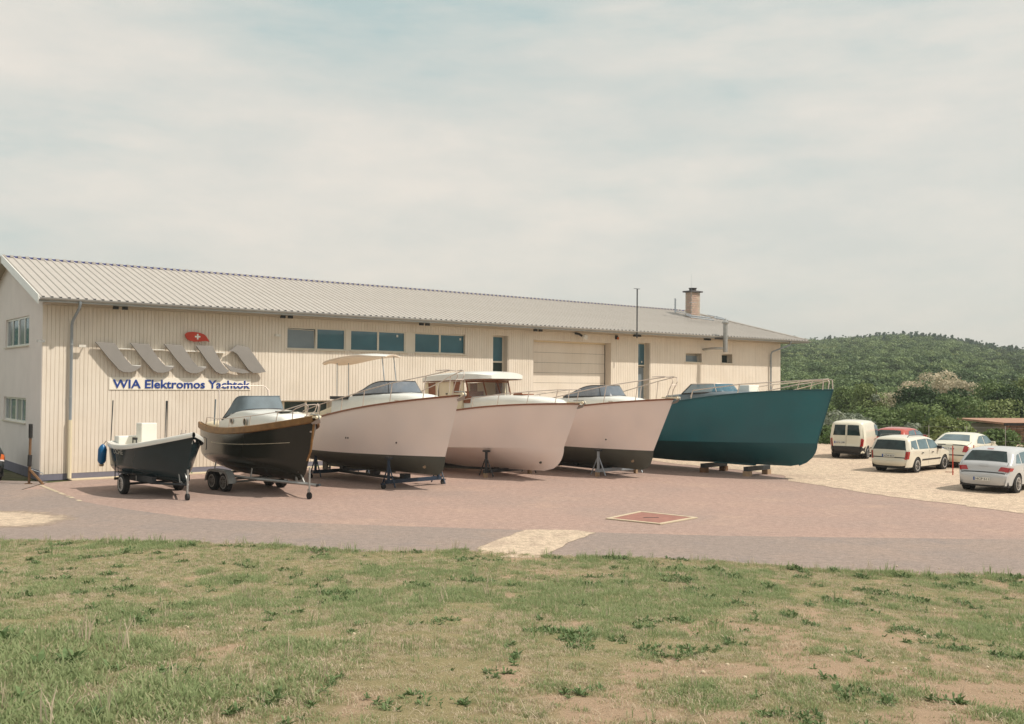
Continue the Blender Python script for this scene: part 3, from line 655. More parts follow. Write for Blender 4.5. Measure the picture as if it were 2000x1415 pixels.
leaf = [(4.92, 5.25), (4.96, 5.32), (5.04, 5.36), (5.2, 5.38), (5.35, 5.37), (5.5, 5.35), (5.62, 5.31), (5.72, 5.25), (5.8, 5.13), (5.87, 5.02), (5.75, 5.05), (5.62, 5.04), (5.5, 5.02), (5.3, 5.01), (5.15, 5.03), (5.04, 5.07), (4.97, 5.15)]
MB().prism(leaf, lambda a_, b_: (a_, -.13, b_), lambda a_, b_: (a_, -.19, b_)).obj('leaf_plate', M_red, lf)
cr = MB(); cx_, cz_ = 5.40, 5.20; cr.box(cx_ - .03, cx_ + .03, -.20, -.192, cz_ - .105, cz_ + .105); cr.box(cx_ - .105, cx_ - .031, -.20, -.192, cz_ - .03, cz_ + .03); cr.box(cx_ + .031, cx_ + .105, -.20, -.192, cz_ - .03, cz_ + .03)
cr.obj('white_cross', M_white, lf); MB().tube([(5.45, -.16, 5.02), (5.52, -.16, 4.88)], .015, 5).obj('stem', M_silver, lf)
sg = thing('name_sign', 'white board with raised blue letters reading WIA Elektromos Yachtok below the logo', 'sign', wallpt(0, 0, 0), AZ)
MB().box(2.24, 7.62, -.045, -.021, 3.17, 3.62).obj('sign_board', M_signw, sg)
words = 'WIA Elektromos Yachtok'
def glyphs(text, h, x0, width, y, z, m, parent, bold=.012, depth=.02, name='letter', par_rot=None, squeeze=1):
    objs = []; adv = 0; items = []
    for k_, ch_ in enumerate(text):
        cu = bpy.data.curves.new('letter', 'FONT'); cu.body = ch_; cu.size = 1; cu.offset = bold; cu.extrude = .03; cu.resolution_u = 3
        tmp = bpy.data.objects.new('tmp', cu); COL.objects.link(tmp); bpy.context.view_layer.update()
        if ch_ == ' ': pass
        else:
            dg = bpy.context.evaluated_depsgraph_get(); me = bpy.data.meshes.new_from_object(tmp.evaluated_get(dg)); xs = [v.co.x for v in me.vertices]
            cu.body = text[:len(items) + text[:k_ + 1].count(' ') + 1]; bpy.context.view_layer.update(); dg = bpy.context.evaluated_depsgraph_get(); m2 = bpy.data.meshes.new_from_object(tmp.evaluated_get(dg)); hi = max(xs); H2 = max(v.co.x for v in m2.vertices)
            items.append((me, H2 - hi)); adv = H2
        bpy.data.objects.remove(tmp)
    s = width / adv
    for me, a_ in items:
        for v in me.vertices: v.co = Vector(((v.co.x + a_) * s + x0, y - (v.co.z + .03) / .06 * depth, v.co.y * h / .72 + z))
        me.materials.clear(); me.materials.append(m); o = bpy.data.objects.new(name, me); COL.objects.link(o); o.parent = parent; objs.append(o)
    return objs
glyphs(words, .315, 2.38, 5.2, -.046, 3.235, M_blue, sg, bold=.016)

exec_order = None
# ------------------------------------------------------------------ boats
class Boat:
    def __init__(b, root, L, B, w0, s0, s1, s2, zw, Lw, Bw, zk, Lk, pw=2.3, pww=1.7, rise=.12, vee=0, full=.75):
        b.__dict__.update(locals()); b.t = root
    def zs(b, s): return b.s0 * (1 - s) * (1 - 2 * s) + 4 * b.s1 * s * (1 - s) + b.s2 * s * (2 * s - 1)
    def fb(b, s, pw): return 1 - abs((s - .4) / .6) ** pw if s > .4 else b.w0 + (1 - b.w0) * (1 - ((.4 - s) / .4) ** 2)
    def S(b, x, side=-1, inset=0, dz=0):   # point on the sheer
        s = min(x / b.L, 1); return Vector((x, side * max(b.B / 2 * b.fb(s, b.pw) - inset, .0), b.zs(s) + dz))
    def top(b, s, u, side):
        ys = b.B / 2 * b.fb(s, b.pw); yw = b.Bw / 2 * b.fb(s, b.pww); k = u ** (1 - .25 * s ** 3)
        return (s * (b.L + (b.Lw - b.L) * u), side * (ys + (yw - ys) * k), b.zs(s) + (b.zw - b.zs(s)) * u)
    def bot(b, s, t, side):
        yw = b.Bw / 2 * b.fb(s, b.pww); xe = b.Lk + (b.Lw - b.Lk) * math.sqrt(max(0, 1 - t * t))
        zk = b.zk + b.rise * max(0, 1 - s * 2.5)
        y = yw * (1 - t ** (1.9 - .9 * s ** 2)) ** b.full
        if b.vee: q = b.vee * (1 - smooth((s - .45) / .45)); y = y * (1 - q) + yw * (1 - t) * q
        return (s * xe, side * y, b.zw + (zk - b.zw) * t)
    def build(b, m_top, m_bot, deck_m, rail_m=None, rail_r=.035, deck_drop=.02, bottom_name='bottom', deck=True):
        ns, nu, nb = 44, 7, 10; S_ = [i / (ns - 1) for i in range(ns)]; S_ = [1 - (1 - s) ** 1.25 for s in S_]
        mb = MB()
        for sd in (-1, 1): mb.grid([[b.top(s, u / (nu - 1), sd) for u in range(nu)] for s in S_])
        mb.add([b.top(0, u / (nu - 1), -1) for u in range(nu)] + [b.top(0, u / (nu - 1), 1) for u in range(nu)], [(u, u + 1, nu + u + 1, nu + u) for u in range(nu - 1)])
        b.hull = mb.obj('hull', m_top, b.t, smooth=True, fix=False)
        mb = MB()
        for sd in (-1, 1): mb.grid([[b.bot(s, u / (nb - 1), sd) for u in range(nb)] for s in S_])
        mb.add([b.bot(0, u / (nb - 1), -1) for u in range(nb)] + [b.bot(0, u / (nb - 1), 1) for u in range(nb)], [(u, u + 1, nb + u + 1, nb + u) for u in range(nb - 1)])
        mb.obj(bottom_name, m_bot, b.t, smooth=True, fix=False)
        if deck:
            G = []
            for s in S_:
                x = s * b.L; y = b.B / 2 * b.fb(s, b.pw); z = b.zs(s) - deck_drop
                G.append([(x, -y + 2 * y * k / 6, z + .05 * (1 - (2 * k / 6 - 1) ** 2) * min(1, y)) for k in range(7)])
            mb = MB(); mb.grid(G); mb.obj('deck', deck_m, b.t, smooth=True, fix=False)
        if rail_m:
            for sd in (-1, 1):
                mb = MB(); P = []
                for s in S_:
                    x = s * b.L; P.append(b.S(x, sd, -.02, 0))
                r = rail_r
                mb.grid([[p + Vector((0, 0, r)), p + Vector((0, sd * r * .6, r * .8)), p + Vector((0, sd * r * .6, -r)), p + Vector((0, -sd * .01, -r * 1.2)), p + Vector((0, -sd * .05, r))] for p in P])
                mb.obj('rub_rail', rail_m, b.t, smooth=False)
    def trunk(b, xs, mat_, name='cabin', r=.10):
        """xs: list of (x, half width, base z, top z)"""
        G = []
        for x, w_, z0, z1 in xs:
            row = [(x, -w_, z0), (x, -w_ * .985, z0 + (z1 - z0) * .5), (x, -w_ + min(.05, w_ * .3), z1 - min(r, (z1 - z0) * .6) * .5), (x, -w_ + min(r, w_ * .5), z1), (x, -w_ * .4, z1 + .04), (x, 0, z1 + .055)]
            G.append(row + [(p[0], -p[1], p[2]) for p in row[-2::-1]])
        mb = MB(); mb.grid(G); n = len(G[0]); mb.add(G[0], [tuple(range(n))]); mb.add(G[-1], [tuple(range(n))])
        return mb.obj(name, mat_, b.t, smooth=True)
    def screen(b, x0, x1, w_, zb0, zb1, zt, back=.42, inw=.15, m=None, ztaft=None, mf=None, posts=(.3, .7), name='windscreen', n=28, pw=3.2):
        """wrap-round windscreen: plan is a U open to the stern"""
        bot = []; top = []
        for i in range(n + 1):
            a = -math.pi / 2 + math.pi * i / n; c, s = math.cos(a), math.sin(a)
            e = 2 / pw; cx_ = abs(c) ** e; sy = math.copysign(abs(s) ** e, s)
            bx, by = x0 + (x1 - x0) * cx_, w_ * sy
            f = cx_
            bot.append(Vector((bx, by, zb0 + (zb1 - zb0) * f)))
            zz = zt if ztaft is None else ztaft + (zt - ztaft) * math.sin(min(1, f * 1.3) * math.pi / 2)
            top.append(Vector((x0 + back * .9 + (x1 - back - x0 - back * .35) * cx_ * .92, (w_ - inw) * sy, zz)))
        g = MB(); g.grid([bot, [p * .5 + q * .5 + Vector((.02, 0, 0)) for p, q in zip(bot, top)], top]); o = g.obj(name, m or M_smoke, b.t, smooth=True, fix=False)
        fr = MB(); fr.tube(top, .018, 5); fr.obj('top_frame', mf or M_blackp, o)
        fr = MB(); fr.tube(bot, .03, 5); fr.tube([bot[0], top[0]], .02, 5); fr.tube([bot[-1], top[-1]], .02, 5); fr.obj('base_frame', M_blackp, o)
        fr = MB()
        for f in posts: k = int(f * n); fr.tube([bot[k], top[k]], .015, 5)
        if posts: fr.obj('divider', mf or M_blackp, o)
        return o
    def railing(b, xs, hs, side=-1, inset=.12, mid=False, r=.016, closed=None, lean=.12, name='guard_rail'):
        """xs of stanchions, heights above sheer"""
        mb = MB(); P = []
        for x, h_ in zip(xs, hs):
            base = b.S(min(x, b.L - .02), side, inset, 0); tp = b.S(min(x + lean, b.L + .1), side, inset - .02, h_); tp.x = x + lean; tp.y = side * max(abs(tp.y), .13)
            mb.tube([base, tp], r * .9, 5); P.append(tp)
        if closed: P.append(Vector(closed))
        mb.tube([P[0] + Vector((-.12, 0, -.25))] + P, r, 5)
        if mid: mb.tube([b.S(x, side, inset, 0) * .5 + q * .5 for x, q in zip(xs, P)], r * .7, 5)
        return mb.obj(name, M_stain, b.t, smooth=True)
    def pulpit(b, h_, back=.7, drop=.1):
        """bow hoop with forward loop"""
        tp = b.S(b.L - .05, -1, 0, 0); z = b.zs(1); mb = MB()
        loop = [(b.L - back, -.42, z + h_ - .02), (b.L - .25, -.28, z + h_), (b.L + .02, -.16, z + h_ - .04), (b.L + .06, -.13, z + h_ - .18), (b.L - .12, -.12, z + h_ * .4), (b.L - .22, -.14, z)]
        for sd in (-1, 1): mb.tube([(p[0], p[1] * -sd if sd > 0 else p[1], p[2]) if sd < 0 else (p[0], -p[1], p[2]) for p in loop], .016, 5)
        mb.tube([(b.L - .0, -.16, z + h_ * .62), (b.L + .08, 0, z + h_ * .62), (b.L - .0, .16, z + h_ * .62)], .014, 5)
        return mb.obj('pulpit', M_stain, b.t, smooth=True)
    def anchor(b):
        z = b.zs(1)
        mb = MB(); mb.box(b.L - .5, b.L + .22, -.09, .09, z + .02, z + .07); mb.tube([(b.L + .2, -.08, z + .04), (b.L + .2, .08, z + .04)], .05, 8)
        o = mb.obj('bow_roller', M_cream, b.t)
        mb = MB(); mb.tube([(b.L - .25, 0, z + .12), (b.L + .22, 0, z + .11), (b.L + .30, 0, z - .02)], .022, 5)
        mb.add([(b.L + .30, 0, z + .03), (b.L + .05, -.16, z - .13), (b.L - .1, 0, z - .2), (b.L + .05, .16, z - .13), (b.L + .06, 0, z - .08)], [(0, 1, 4), (0, 4, 3), (1, 2, 4), (4, 2, 3), (0, 3, 2, 1)])
        mb.obj('anchor', M_galv, o)
    def drive(b, x=.5):
        mb = MB(); mb.tube([(x + 1.6, 0, b.zk + .25), (x + .35, 0, b.zk + .02)], .03, 6)
        for k in range(3):
            a = 2 * math.pi * k / 3 + .4; mb.add([(x + .35, .05 * math.cos(a + 1.5), b.zk + .02 + .05 * math.sin(a + 1.5)), (x + .31, .2 * math.cos(a - .35), b.zk + .02 + .2 * math.sin(a - .35)), (x + .36, .22 * math.cos(a + .3), b.zk + .02 + .22 * math.sin(a + .3))], [(0, 1, 2)])
        mb.lathe([(0, .05), (.1, .04)], (x + .3, 0, b.zk + .02), 'X', 8); mb.obj('propeller', M_galv, b.t)
        MB().box(x - .12, x + .2, -.025, .025, b.zk - .22, b.zk + .42).obj('rudder', M_anti, b.t)
        MB().box(x + .3, x + 4.5, -.04, .04, b.zk - .06, b.zk + .2).obj('keel_skeg', M_anti, b.t)

def boatroot(name, label, cat, x, y, th, trim, group=None):
    o = thing(name, label, cat, (x, y, 0), 0, group); o.rotation_euler = (0, -R(trim), -R(th)); return o

# ---- white motorboats (third and fifth boats of the row)
def cruiser(label, pose, dims, ttop=False, wsx=0, gap=.0, tone=None):
    t = boatroot('motorboat', label, 'motorboat', *pose, group='white motorboats with dark bottoms'); b = Boat(t, **dims)
    b.build(M_hullw, M_anti, M_cream, M_teak, .028)
    z = lambda x: b.zs(x / b.L) - .03
    X = lambda x: x + wsx
    b.trunk([(2.5, .98, z(2.5), 2.86), (3.9, 1.02, z(3.9), 3.0), (5.0, .98, z(5), 3.06), (5.8, .86, z(5.8), 3.07), (6.5, .66, z(6.5), 3.04), (6.95, .48, z(7), 3.0), (7.15, .4, z(7.15), z(7.15) + .03)], M_white)
    b.trunk([(.5, 1.0, z(.5), z(.5) + .25), (2.49, 1.0, z(2.4), 2.62)], M_cream, 'cockpit_coaming')
    b.screen(3.82, 5.95, .93, 3.02, 3.10, 3.50, ztaft=3.2)
    for x in (2.7, 3.2): pass
    MB().box(2.45, 3.6, -1.0, -.9, 2.87, 2.98).obj('side_vent', M_dsteel, t) if ttop else None
    xs = [.9, 2.2, 3.67, 4.88, 6.1, 7.32]; hs = [.42, .46, .48, .56, .66, .74]
    for sd in (-1, 1): b.railing(xs, hs, sd, closed=(b.L - .2, sd * .26, b.zs(1) + .80), r=.019)
    b.pulpit(.82); b.anchor(); b.drive(.55)
    mb = MB(); mb.tube([(4.5, -.2, 3.12), (5.3, -.1, 3.3)], .01, 4); mb.tube([(5.6, .3, 3.15), (4.9, .35, 3.36)], .01, 4); mb.obj('wiper', M_blackp, t)
    mb = MB()
    for x, zz in ((4.2, 1.55), (4.32, 1.55), (6.6, 1.45)):
        s = x / b.L; yy = b.B / 2 * b.fb(s, b.pw) * .93; k = (b.zs(s) - zz) / (b.zs(s) - b.zw); p_ = b.top(s, k, -1); mb.lathe([(-.012, .0001), (-.012, .032), (.03, .032)], (p_[0], p_[1], p_[2]), 'Y', 8)
    mb.obj('hull_outlet', M_blackp, t)
    mb = MB(); s = .86; p_ = b.bot(.90, .55, -1); mb.lathe([(-.01, .07), (.03, .07)], p_, 'Y', 12); mb.obj('thruster_tunnel', M_pale, t)
    mb = MB()
    for x in (2.9, 6.4): q = b.S(x, -1, .1, .03); mb.tube([q + Vector((-.12, 0, .03)), q + Vector((.12, 0, .03))], .018, 5); mb.tube([q + Vector((-.05, 0, -.03)), q + Vector((-.05, 0, .03))], .014, 5); mb.tube([q + Vector((.05, 0, -.03)), q + Vector((.05, 0, .03))], .014, 5)
    mb.obj('cleat', M_stain, t)
    if ttop:
        G = []; G2 = []
        for i in range(13):
            f = i / 12; x = 1.0 + 3.9 * f; zc = 4.16 + .27 * math.sin(min(1, f * 1.35) * math.pi / 2) - .10 * max(0, f - .75) / .25 * .6; w_ = .78 * (1 - .6 * abs(2 * f - 1) ** 6)
            G.append([(x, -w_ + 2 * w_ * k / 8, zc + .07 * (1 - (k / 4 - 1) ** 2)) for k in range(9)]); G2.append([(x, p[1] * .97, p[2] - .055 if 0 < i < 12 else p[2] - .03) for p in G[-1]])
        mb = MB(); mb.grid(G); o = mb.obj('hard_top', M_white, t, smooth=True, fix=False)
        mb = MB(); mb.grid(G2); mb.grid([G[0], G2[0]]); mb.grid([G[-1], G2[-1]]); mb.grid([[r_[0] for r_ in G], [r_[0] for r_ in G2]]); mb.grid([[r_[-1] for r_ in G], [r_[-1] for r_ in G2]]); mb.obj('top_underside', M_peach, t, smooth=False)
        mb = MB()
        for y in (-.25, .25):
            mb.tube([(1.75, y, 2.6), (1.75, y, 4.2)], .018, 6); mb.tube([(4.85, y, 3.0), (4.60, y, 4.38)], .018, 6)
        mb.obj('top_post', M_pipe, t, smooth=True)
    return b
def dims(L, B, w0, s0, s1, s2, zw, Lw, Bw, zk, Lk, **k): return dict(L=L, B=B, w0=w0, s0=s0, s1=s1, s2=s2, zw=zw, Lw=Lw, Bw=Bw, zk=zk, Lk=Lk, **k)
b3 = cruiser('white motorboat with a pale hard top on thin posts above its grey windscreen', (-7.469, 36.961, 47.0, .55), dims(8.536, 2.873, .85, 1.823, 2.524, 3.031, 1.03, 7.814, 2.586, .398, 7.369), ttop=True)
b5 = cruiser('white motorboat with grey windscreen and dark bottom, between the wheelhouse boat and the teal boat', (.216, 41.659, 48.8, -.44), dims(8.661, 2.886, .85, 1.871, 2.604, 3.055, 1.096, 7.725, 2.565, .336, 7.151))

# ---- white wheelhouse boat (fourth)
t = boatroot('wheelhouse_boat', 'pinkish white motorboat with a white roofed wheelhouse and teak window frames', 'motorboat', -3.807, 40.247, 44.8, 2.09)
b = Boat(t, **dims(8.84, 2.871, .85, 1.802, 2.386, 2.486, 0.92, 8.076, 2.80, .06, 7.107, vee=.9)); b.rise = .25
b.build(M_hullw, M_hullw, M_cream, M_teak, .028)
z = lambda x: b.zs(x / b.L) - .03
b.trunk([(3.9, 1.05, z(3.9), 2.84), (5.2, 1.0, z(5.2), 2.84), (6.4, .82, z(6.4), 2.80), (7.2, .6, z(7.2), 2.72), (8.0, .32, z(8.0), 2.60), (8.2, .25, z(8.2), z(8.2) + .02)], M_white)
b.trunk([(.3, 1.1, z(.3), z(.3) + .3), (3.89, 1.15, z(3.9), 2.80)], M_cream, 'cockpit_coaming')
hs_ = MB()
for sd in (-1, 1):
    y0, y1 = (sd * 1.16, sd * 1.10)
    for a_, b_ in ((1.75, 1.95), (2.4, 3.45), (3.85, 4.0)): hs_.box(a_, b_, min(y0, y1), max(y0, y1), 2.79, 3.45)
    for a_, b_ in ((1.951, 2.399), (3.451, 3.849)): hs_.box(a_, b_, min(y0, y1), max(y0, y1), 2.79, 2.86)
hs_.obj('wheelhouse_side', M_cream, t)
mb = MB(); mb.box(1.951, 2.399, -1.14, -1.12, 2.861, 3.44); mb.box(3.451, 3.849, -1.14, -1.12, 2.861, 3.44); mb.obj('side_window', M_teak, t)
mb = MB(); mb.box(1.951, 2.399, 1.11, 1.13, 2.861, 3.44); mb.box(3.451, 3.849, 1.11, 1.13, 2.861, 3.44); mb.obj('side_window', M_teak, t)
mb = MB()
for y in (-1.13, -.38, .38, 1.13): mb.tube([(4.30 if abs(y) > 1 else 4.5, y, 2.84), (4.15 if abs(y) > 1 else 4.3, y, 3.46)], .03, 5)
mb.tube([(4.15, -1.13, 3.42), (4.33, -.38, 3.42), (4.33, .38, 3.42), (4.15, 1.13, 3.42)], .03, 5); mb.obj('window_frame', M_teak, t)
mb = MB()
for y0, y1, xa, xb in ((-1.10, -.41, 4.3, 4.5), (-.35, .35, 4.5, 4.5), (.41, 1.10, 4.5, 4.3)): mb.add([(xa, y0, 2.86), (xb, y1, 2.86), (xb - .18, y1, 3.41), (xa - .18, y0, 3.41)], [(0, 1, 2, 3)])
mb.obj('front_window', M_clear, t)
MB().box(1.9, 2.0, -1.09, -.35, 2.6, 3.4).obj('aft_bulkhead', M_teak, t)
MB().box(3.9, 4.25, -1.05, -.3, 2.6, 3.05).obj('helm_console', M_teak, t)
G = []; G2 = []
for i in range(15):
    f = i / 14; x = 1.5 + 3.75 * f; w_ = 1.28 * (1 - .35 * max(0, (f - .75) / .25) ** 3) * (1 - .15 * max(0, (.12 - f) / .12) ** 2); zc = 3.72 - .10 * abs(2 * f - 1) ** 3
    G.append([(x, -w_ + 2 * w_ * k / 10, zc + .12 * (1 - abs(k / 5 - 1) ** 3)) for k in range(11)]); G2.append([(x, -w_ + 2 * w_ * k / 10, 3.50) for k in range(11)])
mb = MB(); mb.grid(G); mb.grid([[r_[0] for r_ in G], [r_[0] for r_ in G2]]); mb.grid([[r_[-1] for r_ in G], [r_[-1] for r_ in G2]]); mb.grid([G[0], G2[0]]); mb.grid([G[-1], G2[-1]]); mb.obj('wheelhouse_roof', M_white, t, smooth=True)
mb = MB(); mb.grid([[(p[0] * 1 - (p[0] - 3.3) * .02, p[1] * .98, 3.47) for p in r_] for r_ in G2]); mb.grid([[(r_[0][0], r_[0][1] * .985, 3.47) for r_ in G2], [(r_[0][0], r_[0][1] * .985, 3.499) for r_ in G2]]); mb.obj('roof_lining', M_teak, t)
for sd in (-1, 1): b.railing([3.0, 4.6, 5.8, 7.0, 8.0], [.36, .38, .42, .46, .5], sd, closed=(b.L - .1, sd * .2, b.zs(1) + .5))
b.anchor(); b.drive(.5)
MB().lathe([(-.01, .06), (.03, .06)], b.bot(.90, .62, -1), 'Y', 12).obj('thruster_tunnel', M_anti, t)
mb = MB(); mb.tube([(5.9, -.3, 2.9), (6.3, -.3, 2.91)], .03, 5); mb.box(5.9, 6.4, -.35, .25, 2.86, 2.895); mb.obj('deck_hatch', M_teak, t)
mb = MB(); mb.tube([(2.6, -1.19, 2.85), (2.6, -1.19, 3.42)], .014, 5); mb.tube([(3.1, -1.19, 2.95), (3.1, -1.19, 3.0)], .05, 6); mb.obj('grab_rail', M_blackp, t)

# ---- teal hull
t = boatroot('teal_hull_boat', 'big dark teal motorboat with steel bow rail, rightmost of the boats', 'motorboat', 4.669, 42.804, 46.5, 1.285)
b = Boat(t, **dims(10.467, 3.187, .85, 1.825, 2.836, 3.142, 1.15, 9.78, 2.9, .262, 8.681, vee=.9)); b6 = b
b.build(M_teal, M_tealb, M_cream, M_tealb, .02)
z = lambda x: b.zs(x / b.L) - .03
b.trunk([(3.6, 1.1, z(3.6), 2.98), (4.6, 1.1, z(4.6), 3.05), (5.8, 1.0, z(5.8), 3.10), (6.6, .8, z(6.6), 3.06), (7.3, .55, z(7.3), z(7.3) + .05)], M_smokeb if False else M_cover)
b.trunk([(.5, 1.15, z(.5), 2.6), (3.59, 1.2, z(3.6), 2.85)], M_cream, 'cockpit_coaming')
b.screen(4.4, 6.15, 1.02, 3.05, 3.10, 3.44, m=M_smokeb, mf=M_stain)
MB().box(6.05, 6.55, .55, 1.3, 2.9, 3.38).obj('locker_box', M_white, t, bevel=.03)
xs = [5.15, 7.14, 9.27]; 
for sd in (-1, 1):
    b.railing(xs, [.34, .35, .36], sd, inset=.12, closed=(10.2, sd * .2, b.zs(.97) + .38), r=.02)
    mb = MB(); mb.tube([(8.2, sd * .85, b.zs(.78) + .02), (9.3, sd * .62, b.zs(.88) + .2), (10.15, sd * .18, b.zs(.97) + .33)], .018, 5); mb.obj('guard_rail', M_stain, t)
mb = MB(); mb.tube([(10.16, -.2, b.zs(.97)), (10.2, -.22, b.zs(.97) + .3), (10.14, -.2, b.zs(.97) + .38), (10.3, 0, b.zs(.97) + .39), (10.14, .2, b.zs(.97) + .38), (10.2, .22, b.zs(.97) + .3), (10.16, .2, b.zs(.97))], .02, 6)
mb.tube([(10.2, .1, b.zs(.98) + .38), (10.42, .04, b.zs(1) + .36), (10.44, .03, b.zs(1))], .02, 6); mb.obj('pulpit', M_stain, t, smooth=True)
MB().tube([b.top(1, 0, 1), b.top(1, .5, 1), b.top(1, 1, 1)] + [b.bot(1, k, 1) for k in (.2, .4, .6, .8, .95)], .022, 5).obj('stem_trim', M_tealb, t)

# ---- small open teal boat on its trailer (first)
t = boatroot('open_boat', 'small open boat with glossy dark teal hull and white gunwale, leftmost boat on a trailer', 'boat', -12.304, 31.517, 49.0, .79)
b = Boat(t, **dims(4.6, 2.14, .84, 1.50, 1.50, 1.90, .86, 4.25, 1.98, .40, 3.95, full=.45)); b.rise = .0; b1 = b
b.build(M_dkteal, M_dkteal, M_cream, None, deck=False)
S_ = [i / 30 for i in range(31)]
for sd in (-1, 1):
    mb = MB(); G = []
    for s in S_:
        x = s * b.L; y = b.B / 2 * b.fb(s, b.pw); z = b.zs(s); yi = max(0, y - .15)
        G.append([(x + .03 * s, sd * (y + .035), z - .10), (x + .035 * s, sd * (y + .05), z - .04), (x + .03 * s, sd * (y + .035), z + .03), (x, sd * (y - .01), z + .05), (x - .05 * s, sd * yi, z + .045), (x - .06 * s, sd * max(0, yi - .02), z - .3)])
    mb.grid(G); mb.obj('gunwale', M_white if sd < 0 else M_white, t, smooth=True)
mb = MB(); mb.grid([[(s * b.L * .96, k * b.B / 2 * b.fb(s, b.pw) * .9, b.zs(s) - .28) for k in (-1, 0, 1)] for s in S_]); mb.obj('floor', M_cream, t)
mb = MB(); mb.grid([[(2.9 + 1.65 * f, k * (b.B / 2 * b.fb((2.9 + 1.65 * f) / b.L, b.pw) - .1), b.zs((2.9 + 1.65 * f) / b.L) + .03) for k in (-1, 0, 1)] for f in [i / 10 for i in range(11)]]); mb.obj('fore_deck', M_cream, t)
MB().box(-.02, .10, -.85, .85, 1.2, 1.56).obj('transom_cap', M_white, t, bevel=.02)
MB().box(.06, .5, -.74, .1, 1.3, 1.72).obj('stern_seat', M_white, t, bevel=.04)
MB().box(.62, 1.10, -.24, .26, 1.2, 2.14).obj('console', M_white, t, bevel=.03)
for (x, y, x2, y2, zt) in ((-.05, -.8, .1, -.8, 2.86), (.72, .72, .75, .72, 2.84), (.58, .72, .66, .72, 2.84)): MB().tube([(x, y, 1.52), (x2, y2, zt)], [.012, .02], 5).obj('upright_pole', M_dsteel, t)
mb = MB(); q = b.S(2.55, -1, .06, .06); mb.tube([q + Vector((-.16, 0, 0)), q + Vector((-.14, 0, .13)), q + Vector((.14, 0, .13)), q + Vector((.16, 0, 0))], .018, 5); mb.box(q.x - .13, q.x + .13, q.y - .03, q.y + .04, q.z + .10, q.z + .17); mb.obj('rowlock_bracket', M_blackp, t)
mb = MB(); q = b.S(4.25, -1, .1, .05); mb.tube([q + Vector((-.05, 0, 0)), q + Vector((-.05, 0, .15))], .02, 5); mb.tube([q + Vector((.1, .06, 0)), q + Vector((.12, .06, .15))], .02, 5); mb.tube([q + Vector((-.1, 0, .02)), q + Vector((.15, .05, .02))], .03, 5); mb.obj('bow_cleat', M_stain, t)
mb = MB(); mb.tube([(4.62, -.0, 1.72), (4.70, 0, 1.72), (4.72, 0, 1.66)], .018, 5); mb.obj('bow_eye', M_stain, t)
mb = MB(); q = b.S(3.4, 1, -.06, 0); mb.tube([q + Vector((0, 0, .1)), q + Vector((0, .08, .05)), q + Vector((0, .08, -.25)), q + Vector((.0, .06, -.3))], .015, 5); mb.obj('mooring_line', M_black, t)
def curved_text(parent, txt, x0, x1, z, h, m, bb, dy=-.02):
    objs = glyphs(txt, h, x0, x1 - x0, 0, z, m, parent, bold=.02, depth=.004)
    for o in objs:
        for v in o.data.vertices:
            s = max(.02, v.co.x / bb.L); k = min(1, max(0, (bb.zs(s) - v.co.z) / (bb.zs(s) - bb.zw))); v.co.y = bb.top(s, k, -1)[1] - .006
curved_text(t, 'OCHE', .75, 1.75, 1.20, .15, M_plastic, b)
fd = thing('fender', 'blue cylindrical fender hanging from the stern of the leftmost boat', 'fender', (-12.304, 31.517, 0)); fd.rotation_euler = (0, -R(.79), -R(49))
MB().lathe([(0, .03), (.05, .09), (.12, .13), (.5, .135), (.6, .09), (.66, .03)], (0, 0, 0), 'Z', 14).obj('fender_body', M_bluef, fd, smooth=True)
for c_ in kids(fd): c_.location = (-.12, -1.06, .80); c_.rotation_euler = (.0, .16, 0)
MB().tube([(-.02, -1.06, 1.42), (.06, -.98, 1.56)], .012, 4).obj('fender_rope', M_rope, fd)
MB().lathe([(0, .06), (.05, .075), (.1, .05)], (-.13, -1.06, .74), 'Z', 10).obj('fender_tip', M_pale, fd)
# trailer
def wheel(parent, x, y, r, wd, m=M_rim, n=24, axis='Y', name='wheel', side=-1):
    o = MB().lathe([(-wd / 2, r * .62), (-wd / 2, r * .9), (-wd * .38, r), (wd * .38, r), (wd / 2, r * .9), (wd / 2, r * .62)], (x, y, r), axis, n).obj(name, M_black, parent, smooth=True)
    MB().lathe([(side * wd * .50, r * .70), (side * wd * .54, r * .66), (side * wd * .47, r * .5), (side * wd * .50, r * .2), (side * wd * .50, .001)], (x, y, r), axis, 18).obj('rim', m, o, smooth=True)
    return o
def jockey(parent, x, y, h_=.75, m=M_galv):
    o = MB().tube([(x, y, .2), (x, y, h_)], .03, 6).obj('jockey_wheel', m, parent)
    MB().lathe([(-.04, .06), (-.04, .1), (.04, .1), (.04, .06)], (x, y, .10), 'Y', 12).obj('tyre', M_black, o)
    MB().tube([(x - .08, y, .1), (x - .08, y, .28), (x, y, .30)], .015, 4).obj('fork', m, o)
t = thing('boat_trailer', 'single axle trailer under the leftmost small boat', 'trailer', (-11.32, 30.26, 0), -R(48))
wheel(t, 0, -.87, .31, .19); wheel(t, 0, .87, .31, .19, side=1)
mb = MB(); mb.tube([(0, -.8, .31), (0, .8, .31)], .04, 6); mb.tube([(-.6, -.55, .42), (1.3, -.5, .42), (2.7, 0, .45)], .035, 6); mb.tube([(-.6, .55, .42), (1.3, .5, .42), (2.7, 0, .45)], .035, 6); mb.tube([(-.5, -.55, .42), (-.5, .55, .42)], .03, 5); mb.obj('frame', M_dsteel, t)
mb = MB(); mb.tube([(2.3, 0, .45), (2.15, 0, 1.3)], .03, 6); mb.tube([(2.75, 0, .45), (2.2, 0, 1.25)], .02, 6); mb.tube([(2.4, -.1, .5), (2.2, -.1, 1.15)], .02, 6); mb.obj('winch_post', M_galv, t)
